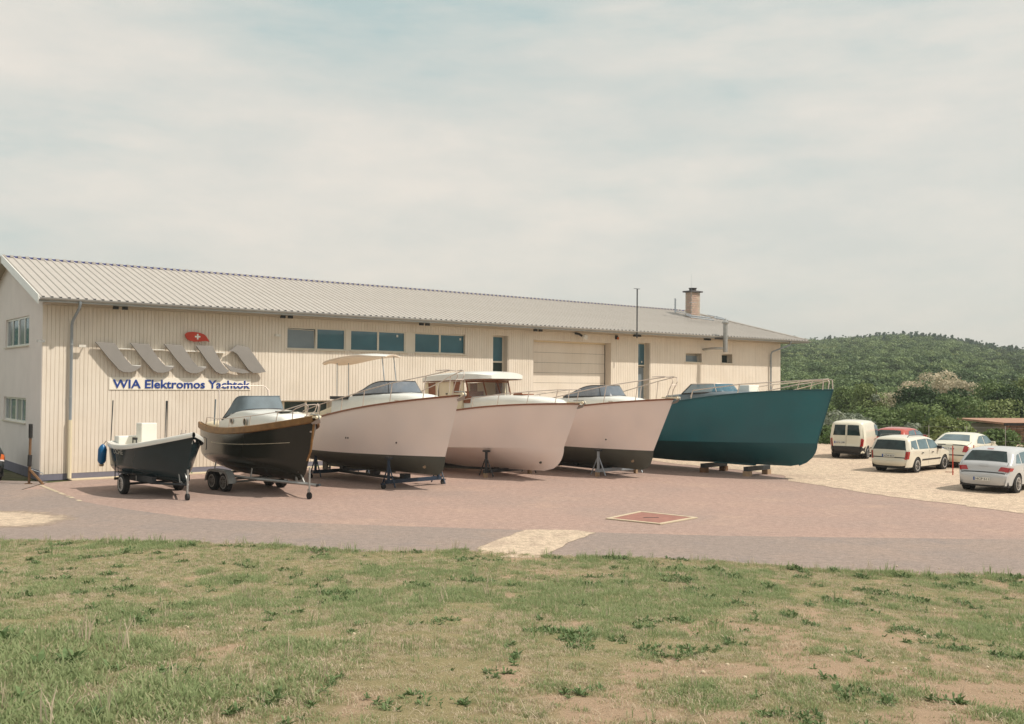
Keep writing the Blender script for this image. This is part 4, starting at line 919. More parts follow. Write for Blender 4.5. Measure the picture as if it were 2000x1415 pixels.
mb = MB(); mb.box(.1, .3, -.86, -.62, .63, .66); mb.box(-.4, .4, -1.0, -.76, .655, .675); mb.obj('mudguard', M_dsteel, t); jockey(t, 2.75, -.02, .9)
for y in (-.6, .6): MB().tube([(.3, y, .42), (.3, y, .72)], .02, 5).obj('roller_arm', M_galv, t); MB().lathe([(-.06, .05), (.06, .05)], (.3, y, .75), 'X', 10).obj('roller', M_black, t)
for y in (-.52, .52): MB().box(-1.0, 1.5, y - .07, y + .07, .44, .62).obj('bunk_board', M_dsteel, t)
MB().tube([(-.35, -.62, .45), (-.35, -.62, .6)], .03, 5).obj('lamp_stub', M_plastic, t)
MB().tube([(-.8, -.85, .4), (-.8, -.85, 1.1)], .016, 5).obj('guide_pole', M_dsteel, t); MB().tube([(-.55, -.8, .4), (-.55, -.92, 1.2)], .013, 5).obj('guide_pole', M_rope, t)
MB().box(-.75, -.72, -.9, .9, .38, .46).obj('rear_bar', M_dsteel, t)

# ---- dark varnished cabin boat on galvanised trailer (second)
t = boatroot('cabin_boat', 'glossy black cabin boat with thick teak rub rail and blue grey windscreen cover', 'boat', -10.036, 33.72, 50.3, .1)
b = Boat(t, **dims(6.5, 2.50, .74, 2.02, 1.945, 2.40, 1.15, 6.1, 2.4, .44, 5.35, pww=2.0, full=.5)); b.rise = .2; b2 = b
b.build(M_dkhull, M_dkhull, M_cream, M_teakl, .10)
MB().prism([(0, 0), (1, 0), (1, 1), (0, 1)], lambda f, g: (-.02, (f - .5) * 2 * b.B / 2 * .72, 1.9 + .12 * g), lambda f, g: (-.05, (f - .5) * 2 * b.B / 2 * .72, 1.9 + .12 * g)).obj('stern_rail', M_teakl, t)
z = lambda x: b.zs(x / b.L) - .03
b.trunk([(1.55, .92, z(1.55), 2.22), (2.4, .94, z(2.4), 2.46), (3.2, .92, z(3.2), 2.56), (4.0, .86, z(4), 2.52), (4.75, .74, z(4.75), 2.46), (5.3, .55, z(5.3), 2.44), (5.6, .42, z(5.6), z(5.6) + .05)], M_white)
b.trunk([(.15, .85, z(.15), z(.15) + .12), (1.54, .92, z(1.5), 2.10)], M_cream, 'cockpit_coaming')
for x, a_ in ((2.66, .085), (3.6, .11)):
    o = MB().lathe([(-.01, .001), (-.01, a_)], (x, -.945 if x < 3 else -.91, 2.22), 'Y', 16).obj('porthole', M_glassd, t)
    mb = MB(); mb.tube([(x + a_ * 1.05 * math.cos(q), (-.955 if x < 3 else -.92), 2.22 + a_ * 1.05 * math.sin(q)) for q in np.linspace(0, 2 * math.pi, 16, endpoint=False)], .014, 4, close=True); mb.obj('ring', M_stain, o)
b.screen(1.75, 3.25, .88, 2.24, 2.60, 3.02, m=M_cover, mf=M_cover, ztaft=2.62, posts=(), back=.38, inw=.12, name='windscreen_cover', pw=3.6)
MB().box(4.35, 4.85, -.25, .25, 2.545, 2.575).obj('deck_hatch', M_anti, t)
mb = MB()
for sd in (-1, 1): mb.tube([(1.55, sd * .88, 2.1), (1.45, sd * .87, 3.2), (1.42, sd * .80, 3.32)], .02, 6)
mb.tube([(1.42, -.80, 3.32), (1.40, -.70, 3.36), (1.40, .70, 3.36), (1.42, .80, 3.32)], .016, 6); mb.tube([(1.7, .88, 2.1), (1.55, .86, 3.2), (1.42, .78, 3.34)], .016, 6); mb.obj('arch_frame', M_stain, t, smooth=True)
MB().tube([(1.2, -.92, 2.05), (1.3, -.93, 2.9)], .025, 6).obj('rolled_cover', M_cover, t)
for sd in (-1, 1): b.railing([.7, 1.9, 2.9, 4.1, 5.2], [.34, .36, .38, .40, .40], sd, inset=.1, r=.014, closed=(6.3, sd * .2, b.zs(1) + .45))
mb = MB()
for sd in (-1, 1): mb.tube([(5.85, sd * .42, b.zs(.9)), (5.9, sd * .42, b.zs(.9) + .36), (6.0, sd * .38, b.zs(.9) + .42), (6.35, sd * .2, b.zs(1) + .42), (6.4, sd * .18, b.zs(1) + .36), (6.3, sd * .18, b.zs(1))], .016, 5)
mb.tube([(6.37, -.19, b.zs(1) + .4), (6.45, 0, b.zs(1) + .42), (6.37, .19, b.zs(1) + .4)], .014, 5); mb.obj('pulpit', M_stain, t, smooth=True)
b.anchor(); MB().tube([(6.3, -.04, 2.0), (6.38, -.03, 2.0)], .03, 6).obj('bow_eye', M_stain, t)
MB().tube([b.top(s, .55, -1) for s in np.linspace(.25, .9, 14)], .007, 4).obj('hull_stripe', M_cream, t)
MB().tube([(6.45, 0, 2.3), (6.25, 0, 1.4), (5.9, 0, .9), (5.4, 0, .5)], .035, 5).obj('stem_post', M_teakl, t)
t = thing('boat_trailer', 'galvanised tandem axle trailer with mudguard under the black cabin boat', 'trailer', (-8.62, 31.5, 0), -R(45))
for s_, sd in ((-1.0, -1), (1.0, 1)):
    for x in (-.37, .37): wheel(t, x, s_, .30, .2, M_galv, side=sd)
    mb = MB(); G = [[(.78 * math.cos(a), s_ + dy, .26 + .42 * min(1, 1.35 * math.sin(a))) for dy in (-.13, .13)] for a in np.linspace(0.05, math.pi - .05, 14)]; mb.grid(G); mb.grid([[(p[0][0] * 1.0, s_ + sd * .135, p[0][2]) for p in G], [(p[0][0] * .93, s_ + sd * .135, p[0][2] - .07) for p in G]]); mb.obj('mudguard', M_galv, t, smooth=True)
mb = MB(); 
for sd in (-1, 1): mb.tube([(-1.3, sd * .6, .46), (1.6, sd * .6, .46), (3.5, 0, .42)], .045, 4)
mb.tube([(3.3, 0, .42), (4.0, 0, .42)], .05, 4); mb.tube([(-1.2, -.6, .46), (-1.2, .6, .46)], .04, 4); mb.tube([(1.5, -.6, .46), (1.5, .6, .46)], .04, 4); mb.tube([(-.37, -1, .3), (-.37, 1, .3)], .035, 6); mb.tube([(.37, -1, .3), (.37, 1, .3)], .035, 6); mb.obj('frame', M_galv, t)
mb = MB(); mb.tube([(2.9, 0, .42), (2.9, 0, 1.15)], .04, 5); mb.tube([(3.35, 0, .42), (2.9, 0, 1.0)], .025, 5); mb.tube([(2.9, -.14, 1.1), (2.9, .14, 1.1)], .05, 6); mb.box(2.95, 3.1, -.08, .08, .75, .9); mb.obj('winch_post', M_galv, t); jockey(t, 3.75, -.1, .95)
MB().tube([(4.0, 0, .42), (4.15, 0, .45)], .045, 6).obj('hitch', M_dsteel, t)
for x, y in ((-.9, -.75), (-.9, .75), (1.2, -.6), (1.2, .6)): MB().tube([(x, y, .46), (x, y * .9, .85)], .025, 5).obj('support_arm', M_galv, t)

# ---- yard dollies under the big boats
def dolly(label, pose, m, zk, front=6.14, aft=1.6, casters=True, keelz=.3, grp='steel cradles under the white boats', w_=1.15, zpad=1.0):
    t = thing('boat_cradle', label, 'cradle', (pose[0], pose[1], 0), -R(pose[2]), grp)
    mb = MB(); mb.box(front - .07, front + .07, -w_, w_, .17, .29); mb.obj('front_beam', m, t); MB().box(aft - .07, aft + .07, -w_, w_, .17, .29).obj('rear_beam', m, t)
    MB().box(aft + .07, front - .07, -.08, .08, .165, .25).obj('spine_beam', M_dsteel, t)
    for x in (aft, front):
        for sd in (-1, 1):
            y = sd * (w_ - .1)
            mb = MB(); mb.tube([(x, y, .29), (x, y, zpad - .1)], .055, 6); mb.tube([(x - .38, y, .06), (x - .03, y, zpad - .32)], .025, 5); mb.tube([(x + .38, y, .06), (x + .03, y, zpad - .32)], .025, 5); o = mb.obj('stand', m, t)
            MB().box(x - .14, x + .14, y - sd * .0 - .07, y + .07, zpad - .1, zpad - .03).obj('pad', M_dsteel, o)
            if casters:
                o = MB().lathe([(-.03, .05), (-.03, .085), (.03, .085), (.03, .05)], (x + .0, sd * (w_ - .02) + (.12 * sd), .085), 'X', 12).obj('caster', M_black, t); MB().box(x - .06, x + .06, sd * (w_ + .12) - .06, sd * (w_ + .12) + .06, .14, .19).obj('caster_fork', m, o)
            else: MB().box(x - .06, x + .06, sd * (w_ - .06) - .06, sd * (w_ - .06) + .06, .0, .168).obj('foot', M_pale, t)
    for x in (aft + .3, front - .5, (aft + front) / 2): MB().box(x - .12, x + .12, -.14, .14, .251, max(.3, keelz)).obj('keel_block', M_dsteel, t)
    return t
dolly('dark blue steel cradle on casters under the third boat from the left', (-7.469, 36.961, 47.0), M_bsteel, .4, keelz=.40, zpad=1.08)
dolly('dark steel cradle with tripod stands under the wheelhouse boat', (-3.807, 40.247, 44.8), M_dsteel, .06, front=5.2, aft=1.3, casters=False, keelz=.28, zpad=1.05, w_=1.25)
dolly('grey green steel cradle under the white boat next to the teal hull', (.216, 41.659, 48.8), M_pipe, .34, front=5.9, aft=1.6, keelz=.34, casters=False, zpad=1.06)
t = thing('boat_cradle', 'low timber and steel cradle under the big teal hull', 'cradle', (4.669, 42.804, 0), -R(46.5))
for x in (1.2, 5.2, 7.2): MB().box(x - .1, x + .1, -.8, .8, .20, .36).obj('cross_beam', M_dsteel, t)
for x in (1.2, 5.2, 7.2):
    for y in (-.68, .68): MB().box(x - .13, x + .13, y - .13, y + .13, .0, .198).obj('timber_block', M_pale if x > 5.5 else M_wood, t)
MB().box(5.25, 7.1, -.1, .1, .37, .46).obj('spine_beam', M_tealb, t)
# ------------------------------------------------------------------ small yard things
t = thing('barrier_post', 'rusty brown post with black wrapped top and slanting brace by the building corner', 'post', (-16.19, 32.27, 0), R(5))
MB().tube([(0, 0, 0), (.02, 0, 2.0)], .045, 8).obj('post_shaft', M_wood, t); MB().tube([(.02, 0, 1.55), (.02, 0, 2.02)], .068, 8).obj('black_wrap', M_black, t); MB().tube([(.0, 0, .60), (.015, 0, .98)], .072, 8).obj('black_sleeve', M_blackp, t)
MB().tube([(.03, -.02, .48), (.30, -.10, .22), (.52, -.16, .0)], .045, 6).obj('brace', M_wood, t); MB().tube([(.05, 0, .5), (.2, .1, .42), (.4, .15, .35), (.38, .1, .28)], .012, 4).obj('wire_loop', M_pipe, t); MB().box(-.12, .08, -.08, .08, 0, .03).obj('foot_plate', M_wood, t)
rb = thing('marker_stake', 'thin red marker stake left of the silver hatchback', 'stake', (17.55, 38.15, 0), 0, 'red marker stakes by the cars')
MB().tube([(0, 0, 0), (0, 0, 1.18)], .022, 5).obj('stake_rod', M_red, rb); MB().box(-.3, .05, -.01, .01, .12, .15).obj('foot_bar', M_rust, rb)
r_ = rb.copy(); COL.objects.link(r_); r_.location = (18.6, 38.6, 0); r_['label'] = 'thin red marker stake behind the silver hatchback roof'
for c_ in kids(rb): q_ = c_.copy(); COL.objects.link(q_); q_.parent = r_

# ------------------------------------------------------------------ cars
def interp(pts, x): xs, ys = zip(*pts); return float(np.interp(x, xs, ys))
def car(name, label, cat, loc, yaw, sp, group=None):
    L, Wd = sp['L'], sp['W']; t = thing(name, label, cat, loc, yaw, group); C = sp['top']; r_ = sp['wr']; ax = sp['axles']; body = sp['paint']
    # dense contour
    P = [];
    for (a, b_) in zip(C[:-1], C[1:]):
        n = max(2, int(math.hypot(b_[0] - a[0], b_[1] - a[1]) / .045))
        for k in range(n): f = k / n; P.append((a[0] + (b_[0] - a[0]) * f, a[1] + (b_[1] - a[1]) * f))
    P.append(C[-1]); P = np.array(P)
    for _ in range(sp.get('soft', 3)):
        Q = P.copy(); Q[1:-1] = (P[:-2] + 2 * P[1:-1] + P[2:]) / 4; P = Q
    T = np.gradient(P, axis=0); T /= np.linalg.norm(T, axis=1)[:, None]; Nn = np.stack([T[:, 1], -T[:, 0]], 1)   # inward normal (contour runs rear->front over the top)
    belt = sp['belt']; z0 = sp.get('z0', .26)
    def W(x, z):
        y = Wd / 2
        rr = sp.get('rearr', .45); y *= 1 - .16 * max(0, 1 - x / rr) ** 2.2; y *= 1 - .20 * max(0, 1 - (L - x) / .85) ** 2.2
        if z > belt: y -= (z - belt) * sp.get('tumble', .33)
        else: y -= .05 * ((belt - z) / .6) ** 2
        return y
    def bz(x):
        z = z0
        for a in ax:
            R_ = r_ + .055
            if abs(x - a) < R_: z = max(z, r_ + math.sqrt(R_ * R_ - (x - a) ** 2))
        return z
    rc = sp.get('rc', .07)
    nz_ = 12
    S2 = []; xs_ = np.clip(P[:, 0], .04, L - .04)
    mb = MB(); G = {}
    fr = [0, .3, .55, .75, .88, .95, .985, 1.0]
    fr = [-f for f in fr[:0:-1]] + fr
    cap = []
    def cappt(i, f, off=0):
        e = rc * abs(f) ** 9; p = P[i] + Nn[i] * (e - off)
        wy = W(P[i][0], P[i][1]); crown = .03 * (1 - f * f)
        p = p - Nn[i] * crown * (1 if P[i][1] > .6 else .6)
        return (p[0], f * wy, p[1])
    for i in range(len(P)): cap.append([cappt(i, f) for f in fr])
    mb.grid(cap)
    for sd in (-1, 1):
        g = []
        for i in range(len(P)):
            tp = P[i] + Nn[i] * rc; zb = bz(xs_[i]); zb = min(zb, tp[1] - .01); row = []
            for k in range(nz_ + 1):
                f = k / nz_; x = tp[0] + (xs_[i] - tp[0]) * f; z = tp[1] + (zb - tp[1]) * f; row.append((x, sd * (W(x, z) if k else W(P[i][0], P[i][1])), z))
            g.append(row)
        mb.grid(g)
    bo = mb.obj('body', body, t, smooth=True)
    MB().box(.15, L - .15, -Wd / 2 + .12, Wd / 2 - .12, z0 - .06, z0 + .12).obj('underbody', M_blackp, t)
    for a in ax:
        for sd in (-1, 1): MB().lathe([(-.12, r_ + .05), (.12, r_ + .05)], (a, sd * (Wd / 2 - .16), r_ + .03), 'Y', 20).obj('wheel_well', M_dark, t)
    for a in ax:
        for sd in (-1, 1):
            wr_ = wheel(t, a, sd * (Wd / 2 - .12), r_, .2, sp.get('hub', M_rim), side=sd)
            mb = MB()
            for k in range(7):
                q = 2 * math.pi * k / 7; yy = sd * (Wd / 2 - .12 + .105); mb.add([(a + r_ * d_ * math.cos(q + e_), yy, r_ + r_ * d_ * math.sin(q + e_)) for d_, e_ in ((.34, -.08), (.56, -.14), (.56, .14), (.34, .08))], [(0, 1, 2, 3)])
            mb.obj('rim_openings', M_blackp, wr_)
    # patches --------------------------------------------------
    def idx_at(z=None, x=None, rear=True):
        if rear: c_ = [i for i in range(len(P)) if P[i][0] < L * .5]; return min(c_, key=lambda i: abs(P[i][1] - z))
        return min(range(len(P)), key=lambda i: abs(P[i][0] - x) + (0 if P[i][0] > L * .4 else 0))
    def cap_patch(nm, m, i0, i1, f0, f1, off=.008, parent=None, fn=8, g0=None, g1=None, smooth=True):
        i0, i1 = min(i0, i1), max(i0, i1); G_ = []
        for i in range(i0, i1 + 1):
            u = (i - i0) / max(1, i1 - i0); a_, b_ = (f0 + ((g0 if g0 is not None else f0) - f0) * u), (f1 + ((g1 if g1 is not None else f1) - f1) * u)
            G_.append([cappt(i, a_ + (b_ - a_) * k / fn, off) for k in range(fn + 1)])
        return MB().grid(G_).obj(nm, m, parent or t, smooth=smooth, fix=False)
    def side_poly(nm, m, poly, off=.007, parent=None, sides=(-1, 1)):
        out = None
        for sd in sides:
            c_ = np.mean(poly, axis=0); vs = [(x, sd * (W(x, z) + off), z) for x, z in poly] + [(c_[0], sd * (W(*c_) + off), c_[1])]; n = len(poly)
            out = MB().add(vs, [(k, (k + 1) % n, n) for k in range(n)]).obj(nm, m, parent or t)
        return out
    zr = sp['rear_glass']; gl = cap_patch('rear_window', sp.get('rglass', M_cglass), idx_at(zr[0]), idx_at(zr[1]), -zr[2], zr[2], g0=-zr[3], g1=zr[3])
    if sp.get('split'): 
        cap_patch('door_pillar', body, idx_at(zr[0]) - 1, idx_at(zr[1]) + 1, -.06, .06, off=.014); cap_patch('door_gap', M_blackp, idx_at(.42), idx_at(zr[1]), -.006, .006, off=.018)
    xs0, xs1 = sp['wind']; ii = [i for i in range(len(P)) if xs0 < P[i][0] < xs1]; cap_patch('windscreen', M_cglass, ii[0], ii[-1], -.86, .86, g0=-.9, g1=.9)
    for pl in sp['side_glass']: side_poly('side_window', sp.get('sglass', M_cglassb), pl)
    for la, m_ in sp.get('lamps', []):
        za, zb_, f0, f1, g0, g1, xw = la
        for sd in (-1, 1):
            o = cap_patch('tail_lamp', m_, idx_at(za), idx_at(zb_), sd * f0, sd * f1, off=.012, g0=sd * g0, g1=sd * g1)
            if xw: side_poly('lamp_side', m_, [(P[idx_at(za)][0] + .03, za), (xw * .8, za + .01), (xw, zb_ - .02), (P[idx_at(zb_)][0] + .03, zb_)], off=.010, parent=o, sides=(sd,))
    pz = sp['plate']; i = idx_at(pz); px_ = P[i][0] - .03 - sp.get('plate_off', .02)
    po = MB().box(px_ - .012, px_, -.26 + sp.get('plate_y', 0), .26 + sp.get('plate_y', 0), pz - .055, pz + .055).obj('number_plate', M_plate, t)
    MB().box(px_ - .015, px_ - .0125, .21 + sp.get('plate_y', 0), .26 + sp.get('plate_y', 0), pz - .055, pz + .055).obj('blue_band', M_plateb, po)
    if sp.get('plate_text'):
        ob = glyphs(sp['plate_text'], .075, 0, .42, 0, 0, M_blackp, po, bold=.01, depth=.003, name='character')
        for o in ob:
            for v in o.data.vertices: x, y, z = v.co; v.co = (px_ - .0125 + y, .19 - x + sp.get('plate_y', 0), pz - .037 + z)
    if sp.get('bumper'):
        bz0, bz1, mb_ = sp['bumper']; cap_patch('rear_bumper', mb_, idx_at(bz0), idx_at(bz1), -1, 1, off=.025, fn=16)
        side_poly('bumper_side', mb_, [(.0, bz0), (.32, bz0), (.32, bz1), (.0, bz1)], off=.01)
    if sp.get('strip'): zt_, m_ = sp['strip']; cap_patch('trim_strip', m_, idx_at(zt_ - .02), idx_at(zt_ + .02), -.97, .97, off=.014, fn=14)
    for zs_ in sp.get('grooves', []): cap_patch('panel_gap', M_blackp, idx_at(zs_), idx_at(zs_) + 1, -.9, .9, off=.006, fn=12)
    if sp.get('side_strip'): side_poly('side_strip', sp['side_strip'][1], [(ax[0] + .42, sp['side_strip'][0] - .03), (ax[1] - .42, sp['side_strip'][0] - .03), (ax[1] - .42, sp['side_strip'][0] + .03), (ax[0] + .42, sp['side_strip'][0] + .03)], off=.012)
    if not sp.get('split'):
        for sd in (-1, 1): cap_patch('tailgate_seam', M_blackp, idx_at(.66), idx_at(zr[0]), sd * .90, sd * .912, off=.009, fn=1)
        cap_patch('gate_handle', body, idx_at(zr[0] - .16), idx_at(zr[0] - .12), -.18, .18, off=.03, fn=2)
    for x in sp.get('handles', []): side_poly('door_handle', sp.get('handle_m', M_blackp), [(x, belt - .14), (x + .18, belt - .14), (x + .18, belt - .10), (x, belt - .10)], off=.03)
    for x in sp.get('doors', []): side_poly('door_gap', M_blackp, [(x, z0 + .08), (x + .012, z0 + .08), (x + .012, belt - .02), (x, belt - .02)], off=.004)
    for sd in (-1, 1):
        mx_, mz_ = sp['mirror']; MB().box(mx_ - .06, mx_ + .08, min(sd * (Wd / 2 - .06), sd * (Wd / 2 + .14)), max(sd * (Wd / 2 - .06), sd * (Wd / 2 + .14)), mz_ - .06, mz_ + .08).obj('mirror', sp.get('mirror_m', body), t, bevel=.02)
    fl = [i for i in range(len(P)) if P[i][0] > L - .3 and .5 < P[i][1] < .8]
    if fl:
        for sd in (-1, 1): cap_patch('headlight', M_lampw, fl[0], fl[-1], sd * .6, sd * .96, off=.008)
    if sp.get('rails'):
        for sd in (-1, 1):
            a_, b_, zz = sp['rails']; MB().tube([(a_, sd * .58, zz - .06), (a_ + .12, sd * .58, zz), (b_ - .12, sd * .57, zz), (b_, sd * .57, zz - .06)], .016, 5).obj('roof_rail', M_blackp, t)
    if sp.get('wiper'):
        i = idx_at(zr[0]); x, _, z = cappt(i, 0, .02); MB().tube([(x, 0, z + .01), (x + .1, .3 * .7, z + .08)], .012, 4).obj('rear_wiper', M_blackp, t)
    if sp.get('brake'): i = idx_at(sp['brake']); cap_patch('high_brake_lamp', M_lampr, i, i + 1, -.14, .14, off=.02)
    if sp.get('extra'): sp['extra'](t, cap_patch, side_poly, idx_at, P, W)
    return t
yaw = lambda dx, dy: math.atan2(dy, dx)
# silver hatchback, nearest
hatch = dict(L=4.25, W=1.78, wr=.315, axles=(.80, 3.42), belt=.94, paint=P_silver, soft=3,
    top=[(.09, .28), (.02, .40), (.0, .60), (.06, .66), (.13, .72), (.17, .93), (.27, 1.00), (.66, 1.36), (.86, 1.42), (1.5, 1.465), (2.2, 1.44), (2.55, 1.37), (3.25, 1.00), (3.5, .94), (4.0, .80), (4.2, .66), (4.25, .45), (4.18, .26)],
    rear_glass=(1.02, 1.34, .86, .74), wind=(2.6, 3.2), side_glass=[[(.58, 1.0), (1.0, .98), (1.05, 1.30), (.84, 1.26)], [(1.10, .98), (1.95, .97), (1.95, 1.36), (1.15, 1.32)], [(2.03, .97), (3.0, .97), (2.55, 1.30), (2.03, 1.36)]],
    lamps=[((.74, .86, .60, .99, .68, 1.0, .40), M_lampr), ((.865, .92, .70, 1.0, .80, 1.0, .46), M_lampw)], plate=.47, plate_text='HCP 511', mirror=(2.85, .98), handles=[1.25, 2.2], handle_m=P_silver, doors=[2.0, 3.05], rearr=.75, grooves=[.665], brake=1.385, z0=.27)
car('hatchback_car', 'pale silver hatchback parked at the right edge, nearest car', 'car', (15.66, 31.95, 0), R(43), hatch)
wagon = dict(L=4.30, W=1.71, wr=.305, axles=(.86, 3.46), belt=.93, paint=P_white, soft=3,
    top=[(.08, .30), (.0, .38), (.0, .56), (.05, .60), (.07, .90), (.30, 1.36), (.42, 1.43), (1.2, 1.475), (2.1, 1.45), (2.5, 1.38), (3.15, .99), (3.4, .93), (4.05, .80), (4.25, .66), (4.30, .45), (4.22, .27)],
    rear_glass=(.96, 1.33, .90, .82), rglass=M_cglass, wind=(2.55, 3.1), side_glass=[[(.30, .98), (.88, .97), (.92, 1.33), (.45, 1.30)], [(1.0, .97), (1.85, .96), (1.85, 1.37), (1.02, 1.34)], [(1.93, .96), (2.9, .96), (2.5, 1.28), (1.93, 1.37)]],
    lamps=[((.58, .90, .90, 1.0, .92, 1.0, .20), M_lampr)], plate=.70, plate_text='HZW-833', plate_off=.015, mirror=(2.75, .98), mirror_m=M_blackp, handles=[1.15, 2.1], doors=[1.9, 2.95], grooves=[.60, .93], side_strip=(.52, M_blackp), rails=(.5, 2.3, 1.52), z0=.25)
car('estate_car', 'warm white estate car with roof rails between the van and the saloon', 'car', (15.35, 39.1, 0), R(43), wagon)
van = dict(L=4.1, W=1.72, wr=.30, axles=(.75, 3.42), belt=1.05, paint=P_white2, soft=2, tumble=.16, rc=.09, hub=M_galv,
    top=[(.08, .34), (.0, .40), (.0, .62), (.03, .70), (.05, 1.05), (.10, 1.50), (.18, 1.72), (.32, 1.80), (1.4, 1.84), (2.1, 1.80), (2.45, 1.70), (3.05, 1.18), (3.2, 1.10), (3.85, .92), (4.05, .72), (4.1, .5), (4.02, .3)],
    rear_glass=(1.14, 1.64, .86, .80), split=True, wind=(2.5, 3.02), side_glass=[[(2.05, 1.10), (2.95, 1.08), (2.45, 1.60), (2.05, 1.64)]],
    lamps=[((.62, .98, .90, 1.0, .90, 1.0, .14), M_lampr)], plate=.80, plate_y=.30, plate_text='GHX-208', plate_off=.01, mirror=(2.75, 1.15), mirror_m=M_blackp, handles=[1.75], doors=[1.95, 2.98], bumper=(.34, .62, M_blackp), strip=(1.0, M_blackp), side_strip=(.52, M_blackp), z0=.30)
car('panel_van', 'small white panel van with two dark rear door windows beside the teal hull', 'van', (16.15, 46.3, 0), R(55), van)
saloon = dict(L=4.55, W=1.76, wr=.31, axles=(.95, 3.55), belt=.96, paint=P_white2, soft=4,
    top=[(.08, .28), (.0, .40), (.0, .60), (.05, .66), (.08, .98), (.22, 1.06), (.50, 1.09), (1.25, 1.42), (1.5, 1.46), (2.1, 1.46), (2.6, 1.40), (3.35, 1.02), (3.6, .97), (4.25, .84), (4.5, .68), (4.55, .45), (4.46, .27)],
    rear_glass=(1.14, 1.39, .82, .70), rglass=M_cglassb, wind=(2.68, 3.3), side_glass=[[(1.05, 1.06), (1.95, 1.0), (1.95, 1.37), (1.55, 1.35), (1.2, 1.2)], [(2.03, 1.0), (3.1, 1.0), (2.6, 1.33), (2.03, 1.38)]],
    lamps=[((.72, .98, .72, .98, .78, .99, .12), M_lampr)], plate=.84, plate_text='KLT-604', plate_off=.01, mirror=(2.95, 1.0), handles=[1.3, 2.2], doors=[2.0, 3.1], grooves=[.56, .98], strip=(.50, M_blackp), z0=.24)
car('saloon_car', 'cream white liftback saloon parked behind the red marker stake', 'car', (19.0, 41.7, 0), R(47), saloon)
redc = dict(L=4.0, W=1.68, wr=.30, axles=(.75, 3.2), belt=.95, paint=P_red, soft=4,
    top=[(.08, .28), (.0, .42), (.0, .62), (.1, .95), (.55, 1.34), (.8, 1.42), (1.5, 1.46), (2.1, 1.42), (2.4, 1.34), (3.05, .98), (3.3, .93), (3.8, .78), (3.98, .62), (4.0, .42), (3.92, .27)],
    rear_glass=(1.0, 1.32, .84, .76), wind=(2.45, 3.0), side_glass=[[(.8, .99), (1.75, .98), (1.75, 1.36), (1.05, 1.32)], [(1.83, .98), (2.85, .98), (2.4, 1.28), (1.83, 1.36)]],
    lamps=[((.7, .92, .8, 1, .8, 1, .15), M_lampr)], plate=.5, mirror=(2.7, 1.0), z0=.25)
car('red_car', 'red hatchback showing its roof between the white estate and the saloon', 'car', (18.4, 47.2, 0), R(46), redc)
car('red_car', 'red car roof just showing behind the silver hatchback at the right edge', 'car', (23.15, 40.6, 0), R(46), redc)
darkc = dict(hatch); darkc.update(paint=P_black, plate_text=None, lamps=[((.78, .98, .80, 1.0, .86, 1.0, .30), M_kit), ((.72, .775, .8, 1.0, .8, 1.0, .32), M_lampw)])
car('dark_car', 'dark hatchback cut off at the left edge beside the gable', 'car', (-17.72, 32.1, 0), R(138), darkc)

# ------------------------------------------------------------------ stone hut
t = thing('stone_hut', 'low rough stone hut with reddish flat sloping roof at the right edge', 'hut', (30.5, 59.2, -1.15), R(8))
f = MB().box(0.02, 8, .12, 3.5, 0, 2.35).obj('wall', M_mortar, t)
st = None; z = .0
while z < 2.25:
    x = 0 if int(z / .2) % 2 else -.0; x = .02
    while x < 7.9:
        w_ = random.uniform(.25, .5)
        if not (2.45 < x + w_ / 2 < 4.4 and z < 2.0):
            if st is None: st = MB().box(-.5, .5, 0, .12, 0, .18).obj('stone', M_stone, f, bevel=.02); q_ = st
            else: q_ = st.copy(); COL.objects.link(q_); q_.parent = f
            q_.location = (x + w_ / 2, random.uniform(-.03, .0), z); q_.scale = (w_ - .03, 1, random.uniform(.9, 1.05))
        x += w_
    z += .2
MB().box(2.5, 4.3, .09, .118, 0, 2.0).obj('doorway', M_dark, t)
MB().box(2.2, 2.45, .0, .1, 0, 2.1).obj('door_post', M_wood, t)
MB().prism([(0, 0), (1, 0), (1, 1), (0, 1)], lambda a, b_: (-.6 + 9 * a, -.7 + 4.8 * b_, 2.40 - .0 * a + .12 * b_), lambda a, b_: (-.6 + 9 * a, -.7 + 4.8 * b_, 2.52 + .12 * b_)).obj('roof', M_tileroof, t)
MB().box(-.6, 8.4, -.72, -.66, 2.34, 2.5).obj('roof_edge', M_dark, t)
# wire fence posts beyond the cars
fn = thing('wire_fence', 'thin wire fence on grey posts along the far edge of the gravel lot', 'fence', (0, 0, 0))
FP = [(20.0 + 1.9 * k, 55.8 - .55 * k, -.3) for k in range(9)]
for x, y, z in FP: MB().tube([(x, y, z), (x, y, 1.35)], .02, 5).obj('fence_post', M_galv, fn)
mb = MB()
for h_ in (.5, 1.25): mb.tube([(x, y, h_) for x, y, z in FP], .003, 4)
mb.obj('fence_wire', M_galv, fn)

